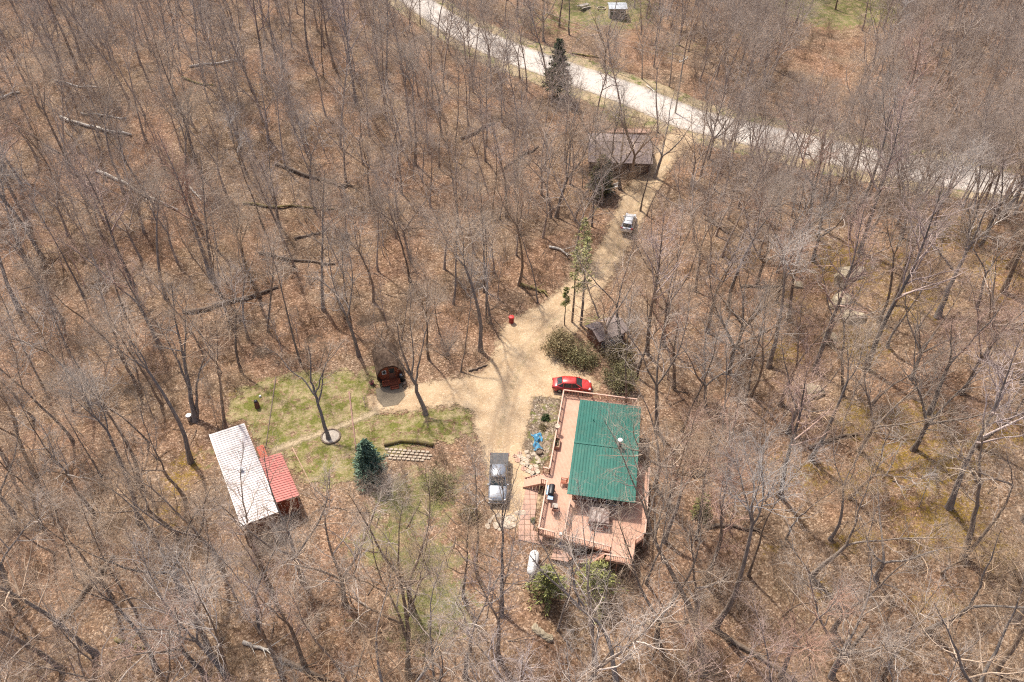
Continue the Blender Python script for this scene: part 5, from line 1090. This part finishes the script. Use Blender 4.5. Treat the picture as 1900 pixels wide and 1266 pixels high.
def scatter(name, variants, spots, m_, label, cat, smin, smax, seed):
    g_ = np.random.default_rng(seed); Vs = []; Fs = []; n = 0
    for x, y in spots:
        v, f = variants[g_.integers(len(variants))]; a_ = g_.random()*6.28; s = g_.uniform(smin, smax); c_, s_ = math.cos(a_), math.sin(a_)
        q = np.stack([v[:, 0]*c_-v[:, 1]*s_, v[:, 0]*s_+v[:, 1]*c_, v[:, 2]], 1)*s; lx, ly = g_.normal(size=2)*.05
        q[:, 0] += q[:, 2]*lx+x; q[:, 1] += q[:, 2]*ly+y; q[:, 2] += float(H(x, y))-.05
        Vs.append(q.astype(np.float32)); Fs.append(f+n); n += len(v)
    return tag(link(name, newmesh(name, np.vstack(Vs), np.vstack(Fs), m_)), label, cat, None, 'stuff')
if rest:
    scatter('distant_woods', [join([a_, b_]) for a_, b_ in LV], rest, mat('far_twigs', (.46, .37, .30), (.27, .21, .17), .15, .9), 'mass of bare trees filling the farthest woods', 'woods', .8, 1.05, 5)
# saplings
sp = []; tries = 0
while len(sp) < 230 and tries < 4000:
    tries += 1; y = gr_.uniform(26, 125)*1.0; hwid = .66*(y*.73+67*.68); x = gr_.uniform(-hwid, hwid)
    if free(x, y, .3) and not covers(x, y): sp.append((x, y))
for x, y in sp:
    o = link('sapling', SV[gr_.integers(5)], None, (x, y, float(H(x, y))-.05)); s = gr_.uniform(.7, 1.1); o.scale = (s, s, s); o.rotation_euler = (gr_.normal()*.08, gr_.normal()*.08, gr_.random()*6.28)
    lab, grp = zone_of(x, y); tag(o, where_label(x, y, 'thin bare sapling'), 'sapling', grp.replace('bare trees', 'thin saplings'))
# underbrush
def bush_mesh(seed, n=10, hh=2.2, tw=6):
    g_ = np.random.default_rng(seed); D = g_.normal(size=(n, 3))*.42; D[:, 2] = 1
    P = walk(g_.normal(size=(n, 3))*[.15, .15, 0], D, hh*(.6+.6*g_.random(n)), 5, .03, .12, g_); Rr = np.full((n, 5), .013)*np.linspace(1, .4, 5)
    P2, R2 = kids(P, Rr, tw, .2, .98, (20, 50), hh*.35, .007, 3, .05, .15, g_, .5, .3)
    P3, R3 = kids(P2, R2, 4, .2, .98, (20, 55), hh*.18, .005, 3, .05, .15, g_, .5, .3)
    return join([tubes(P, Rr, 3), tubes(P2, R2, 3), tubes(P3, R3, 3)])
BV = [bush_mesh(900+i, 7+2*i, 1.4+.35*i, 4) for i in range(5)]
bs = []; tries = 0
while len(bs) < 2600 and tries < 20000:
    tries += 1; y = gr_.uniform(24, 190); hwid = .66*(y*.73+67*.68); x = gr_.uniform(-hwid, hwid)
    dn = math.sin(x*.21+1.7*math.sin(y*.13))*math.cos(y*.19+.4*math.sin(x*.11))
    near = abs(y-np.interp(x, CREEK[:, 0], CREEK[:, 1])) < 3.5 and x < 6
    if gr_.random() > (.95 if near else .45+.5*dn): continue
    if free(x, y, -.9): bs.append((x, y))
scatter('underbrush', BV, bs, M['brush'], 'tangled brown brush under the bare trees', 'brush', .7, 1.35, 6)

# fallen sticks
def stick(seed):
    g_ = np.random.default_rng(seed); P = walk(np.zeros((1, 3)), np.array([[1., 0, .02]]), np.array([g_.uniform(1.5, 4)]), 6, 0, .13, g_); P[..., 2] = np.abs(P[..., 2])*.4+.1
    Rr = np.linspace(.045, .012, 6)[None]; P2, R2 = kids(P, Rr, 4, .2, .9, (30, 60), .9, .015, 3, 0, .15, g_); P2[..., 2] = np.clip(P2[..., 2], .06, .5)
    return join([tubes(P, Rr, 4), tubes(P2, R2, 3)])
ss_ = []; tries = 0
while len(ss_) < 900 and tries < 9000:
    tries += 1; y = gr_.uniform(24, 150); hwid = .66*(y*.73+67*.68); x = gr_.uniform(-hwid, hwid)
    if free(x, y, -.5): ss_.append((x, y))
scatter('fallen_sticks', [stick(40+i) for i in range(8)], ss_, M['deadwood'], 'small fallen branches littering the forest floor', 'branches', .7, 1.3, 9)
# ------------------------------------------------------------------ evergreens and shrubs
def conifer(seed, Hh, rad, layers, per, card, droop=.1, lo=.08, n_c=26, gappy=.0, power=.85):
    g_ = np.random.default_rng(seed); Pn = []; Dn = []; br = []
    for i in range(layers):
        t = lo+(1-lo)*(i+.5*g_.random())/layers; z = Hh*t; r_ = rad*(1-t)**power*g_.uniform(.75, 1.15)+.08
        for j in range(per):
            if g_.random() < gappy: continue
            a_ = g_.random()*6.28; rr_ = r_*g_.uniform(.6, 1.1); d_ = np.array([math.cos(a_), math.sin(a_), -droop+.35*t])
            br.append((np.array([[0, 0, z], d_*rr_*.5+[0, 0, z], d_*rr_+[0, 0, z+rr_*.08]]), np.array([.03, .02, .01])*(1-t*.6)))
            u = g_.random(n_c)**.7; side_ = np.array([-math.sin(a_), math.cos(a_), 0]); w_ = g_.normal(size=n_c)*rr_*.17*(1.15-u)
            q = np.array([0, 0, z])+d_*rr_*u[:, None]+side_*w_[:, None]; q[:, 2] += g_.normal(size=n_c)*.07
            Pn.append(q); Dn.append(np.tile(d_, (n_c, 1))+side_*np.sign(w_)[:, None]*.7)
    P = np.vstack(Pn); D = nrm(np.vstack(Dn)); cv = cards(P, card, g_, .1, 2.6, D)
    B = tubes(np.stack([b[0] for b in br]), np.stack([b[1] for b in br]), 3)
    k_ = 8; tp = np.stack([g_.normal(size=k_)*.03, g_.normal(size=k_)*.03, np.linspace(-.1, Hh, k_)], 1); tv = tubes(tp[None], (Hh*.014*np.linspace(1, .1, k_))[None], 8)
    return tv, cv, B
def put_conifer(name, label, px_, py_, seed, Hh, rad, layers, per, card, m_, cat='tree', group=None, **kw):
    x, y, z = at(px_, py_); t = thing(name, label, cat, (x, y, z), 0, group); tv, cv, B = conifer(seed, Hh, rad, layers, per, card, **kw)
    link('trunk', newmesh('trunk', *join([tv, B]), M['bark'], True), t); link('crown', newmesh('crown', *cv, m_), t); return t
put_conifer('spruce_tree', 'tall dark green spruce beside the gravel road', 1034, 180, 21, 11, 3.9, 20, 11, .38, M['spruce'], lo=.15, n_c=30)
put_conifer('cedar_tree', 'bushy dark conifer beside the half-hidden cabin', 1112, 362, 22, 7.0, 2.4, 18, 12, .34, M['olive'], n_c=34)
put_conifer('cedar_tree', 'darker narrow conifer right behind the pale bench', 1122, 356, 29, 5.5, 1.4, 16, 9, .3, M['spruce'], n_c=30)
put_conifer('blue_spruce', 'blue-green spruce at the lower edge of the lawn', 688, 882, 23, 5.6, 2.4, 20, 13, .26, M['bluespruce'], n_c=34)
put_conifer('young_pine', 'tallest thin-trunked pine with loose pale green crown by the driveway', 1078, 604, 24, 14, 1.9, 16, 5, .26, M['paleg'], lo=.42, n_c=18, gappy=.2)
put_conifer('young_pine', 'second thin-trunked pine just left of the tallest one', 1062, 598, 25, 12, 1.5, 12, 5, .24, M['paleg'], lo=.5, n_c=16, gappy=.3)
put_conifer('young_pine', 'short thin pine with green top left of the twin pines', 1047, 604, 26, 6.5, 1.0, 8, 5, .24, M['pine'], lo=.55, n_c=16)
put_conifer('bushy_pine', 'bright green bushy pine beside the white tank', 1016, 1104, 27, 4.4, 2.4, 14, 9, .24, M['pine'], n_c=26, power=.6, gappy=.1)
put_conifer('bushy_pine', 'yellow-green wide pine under the south deck railing', 1102, 1096, 28, 4.2, 3.3, 13, 9, .24, M['pine'], n_c=22, power=.6, gappy=.2)
put_conifer('bushy_pine', 'small loose green pine on the slope right of the deck', 1300, 955, 30, 3.2, 1.2, 9, 8, .24, M['pine'], n_c=20, power=.6)
put_conifer('pale_pine', 'loose pale green conifer among bare trunks above the driveway bend', 1080, 492, 31, 8, 2.2, 14, 6, .28, M['paleg'], n_c=16, gappy=.3, lo=.15)
def put_shrub(name, label, px_, py_, seed, r_, h_, m_, n=3500, size=.2, group=None, stems=True):
    g_ = np.random.default_rng(seed); x, y, z = at(px_, py_); t = thing(name, label, 'shrub', (x, y, z), 0, group)
    # leaf clumps gathered round branch ends
    nc = max(12, int(n/90)); u = nrm(g_.normal(size=(nc, 3))); u[:, 2] = np.abs(u[:, 2]); c_ = u*(g_.random(nc)**.4)[:, None]*[r_, r_, h_]+[0, 0, h_*.12]
    i = g_.integers(nc, size=n); P = c_[i]+g_.normal(size=(n, 3))*r_*.15*(.6+g_.random((nc, 1))[i]*1.1); P[:, 2] = np.maximum(P[:, 2], .05)
    link('foliage', newmesh('foliage', *cards(P, size, g_, .4), m_), t)
    S = np.zeros((nc, 3, 3)); S[:, 1] = c_*.5+g_.normal(size=(nc, 3))*.1; S[:, 2] = c_; link('stem', newmesh('stem', *tubes(S, np.tile([.035, .022, .01], (nc, 1)), 4), M['bark']), t); return t
put_shrub('juniper', 'large olive juniper clump on the island beside the driveway, nearest the drive', 1040, 652, 41, 2.2, 2.5, M['olive2'], 5200, .17)
put_shrub('juniper', 'grey-green juniper lower on the island above the red car', 1078, 668, 42, 2.1, 1.9, M['olive'], 4000, .16)
put_shrub('juniper', 'olive shrub mass behind the red car bonnet', 1148, 712, 43, 2.1, 2.7, M['olive'], 4800, .17)
put_shrub('juniper', 'green-brown shrub beside the small outbuilding', 1150, 670, 44, 1.8, 2.2, M['olive2'], 5000, .16)
put_shrub('shrub', 'small round dark green shrub on the planted bank', 1012, 777, 45, .5, .6, M['spruce'], 1500, .09)
put_shrub('shrub', 'low grassy shrub below the round one on the bank', 1008, 795, 46, .5, .4, M['olive2'], 900, .1)
put_shrub('shrub', 'small green plant in the bed left of the lower railing', 990, 968, 47, .3, .4, M['pine'], 500, .09)
put_shrub('shrub', 'sparse shrub left of the pickup truck', 868, 960, 48, 1.1, 1.4, M['olive2'], 1800, .13)
put_shrub('shrub', 'grey-green shrub below the block patio', 815, 905, 49, 1.8, 1.8, M['olive'], 3000, .12)
# dense grey brush shrubs near the shed and spruce
for i, (px_, py_, lab) in enumerate([(1120, 345, 'leafless bush left of the half-hidden cabin door'), (1165, 345, 'leafless bush hiding the half-hidden cabin front'), (1195, 300, 'leafless bush at the right end of the half-hidden cabin'), (1112, 640, 'leafless bush in front of the small outbuilding'), (1165, 610, 'leafless bush right of the small outbuilding'), (1140, 300, 'leafless bush against the half-hidden cabin roof, left'), (540, 1030, 'dense grey leafless bush below the red side roof'), (480, 1045, 'dense grey leafless bush below the white roof end'), (720, 920, 'dense grey leafless bush below the blue spruce'), (830, 660, 'leafless bush between hut and driveway'), (640, 590, 'leafless bush on the ravine edge above the hut'), (1290, 140, 'grey leafless bush under the utility pole'), (1230, 120, 'dark leafless bush beyond the road')]):
    x, y, z = at(px_, py_); v, f = bush_mesh(700+i, 42, 4.6, 8); tag(link('leafless_bush', newmesh('leafless_bush', v, f, M['twig_pale'] if 6 <= i < 9 else M['twig']), None, (x, y, z)), lab, 'bush')

# ------------------------------------------------------------------ fallen logs
LOGS = [((353, 126), (455, 114), .22, 'birch', 'pale fallen trunk in the upper left woods'), ((102, 150), (192, 166), .18, 'birch', 'pale fallen trunk near the left edge, highest'), ((112, 218), (245, 252), .26, 'birch', 'long pale fallen trunk crossing the left hillside'), ((150, 212), (234, 221), .2, 'birch', 'pale fallen trunk parallel to and just above the long one'), ((118, 236), (200, 338), .22, 'deadwood', 'fallen trunk running downhill from the long pale trunk'), ((0, 218), (128, 297), .16, 'deadwood', 'fallen trunk entering from the left edge'), ((180, 318), (332, 392), .26, 'birch', 'thick pale fallen trunk midway down the left hillside'), ((0, 184), (38, 173), .2, 'birch', 'short pale log at the left frame edge'), ((345, 340), (375, 373), .16, 'birch', 'short pale log beside a large trunk'),
        ((512, 306), (642, 348), .3, 'deadwood', 'thick brown fallen trunk in the upper middle woods'), ((450, 378), (622, 388), .18, 'mosslog', 'thin brown mossy log below the thick one'), ((340, 145), (400, 161), .2, 'mosslog', 'yellowish fallen log in the upper left'), ((856, 259), (918, 231), .28, 'deadwood', 'double fallen trunk in the top centre woods'), ((600, 333), (654, 347), .22, 'deadwood', 'fallen log left of the tall pair of trunks'), ((937, 313), (1000, 272), .2, 'deadwood', 'leaning fallen trunk left of the cabin'),
        ((340, 580), (516, 534), .28, 'deadwood', 'long grey fallen trunk above the ravine'), ((482, 471), (622, 491), .22, 'deadwood', 'brown fallen trunk left of centre'), ((546, 444), (612, 423), .16, 'deadwood', 'thin fallen log rising to the right, left of centre'), ((962, 529), (1014, 545), .26, 'mosslog', 'mossy log beside the driveway bend'), ((1020, 460), (1054, 474), .2, 'birch', 'short pale log beside the pale pine'), ((100, 1165), (212, 1030), .22, 'deadwood', 'long grey fallen trunk among trunks at lower left'), ((451, 1194), (500, 1208), .18, 'birch', 'short pale log at the bottom left of centre'), ((518, 1222), (608, 1264), .24, 'deadwood', 'fallen trunk at the bottom edge left of centre'), ((215, 1188), (270, 1203), .18, 'mosslog', 'mossy log low at lower left'),
        ((1372, 534), (1457, 532), .2, 'deadwood', 'fallen trunk left of the outcrop rocks'), ((1308, 408), (1356, 436), .24, 'deadwood', 'dark fallen log right of the silver car'), ((1500, 832), (1590, 806), .2, 'deadwood', 'fallen trunk below the grey boulder'), ((1286, 887), (1376, 851), .2, 'deadwood', 'fallen trunk right of the house'), ((1307, 980), (1410, 984), .2, 'deadwood', 'dark fallen trunk right of the lower deck'), ((1303, 1156), (1475, 1264), .26, 'deadwood', 'long fallen trunk at the lower right'), ((1540, 1252), (1610, 1160), .16, 'deadwood', 'thin fallen trunk at the bottom right'), ((1200, 160), (1215, 172), .15, 'birch', 'short log beside the gravel road'), ((1063, 100), (1110, 108), .2, 'mosslog', 'mossy log beyond the road by the spruce'), ((870, 690), (905, 678), .12, 'deadwood', 'edging log along the turnaround bank')]
for a_, b_, r_, m_, lab in LOGS: timber(a_, b_, r_*1.05, M[m_], 'fallen_log', lab, 'log', None, .5, .05)

# ------------------------------------------------------------------ power line
x, y = W(1268, 112, 10.0); z = float(H(x, y))
dirv = np.array(W(960, 8, 9.6))-np.array((x, y)); L_ = np.linalg.norm(dirv); dirv /= L_; prp = np.array([-dirv[1], dirv[0]])
def pole(x, y, lab):
    z = float(H(x, y)); t = thing('utility_pole', lab, 'utility pole', (x, y, z), 0, 'utility poles along the road')
    MB().tube([(0, 0, -.3), (0, 0, 10.4)], [.17, .12], 12).build('shaft', M['pwood'], t)
    MB().bar((prp[0]*-1.2, prp[1]*-1.2, 10.0), (prp[0]*1.2, prp[1]*1.2, 10.0), .12, .13).build('crossarm', M['pwood'], t)
    for s_ in (-1.1, 1.1): MB().lathe([(.06, 0), (.09, .05), (.05, .12), (.08, .18), (.03, .24)], 8, (prp[0]*s_, prp[1]*s_, 10.07)).build('insulator', M['white'], t)
    return t
pole(x, y, 'wooden utility pole with crossarm beyond the gravel road'); e_ = np.array((x, y))+dirv*55; pole(e_[0], e_[1], 'second utility pole farther along the wires, above the frame')
za = z+10.25; zb_ = float(H(*e_))+10.25
for k_, s_ in enumerate((-1.1, 1.1)):
    a_ = np.array((x, y))+prp*s_; b_ = e_+prp*s_; pts = []
    for i in range(15):
        t_ = i/14; pts.append((a_[0]*(1-t_)+b_[0]*t_-x, a_[1]*(1-t_)+b_[1]*t_-y, za*(1-t_)+zb_*t_-1.0*4*t_*(1-t_)-z))
    q = MB().tube(pts, .022, 5).build('power_wire', M['pwood'], None, True, (x, y, z)); tag(q, ['lower overhead wire running up-left from the utility pole', 'upper overhead wire running up-left from the utility pole'][k_], 'wire')
print('objects', len(bpy.data.objects), 'done')
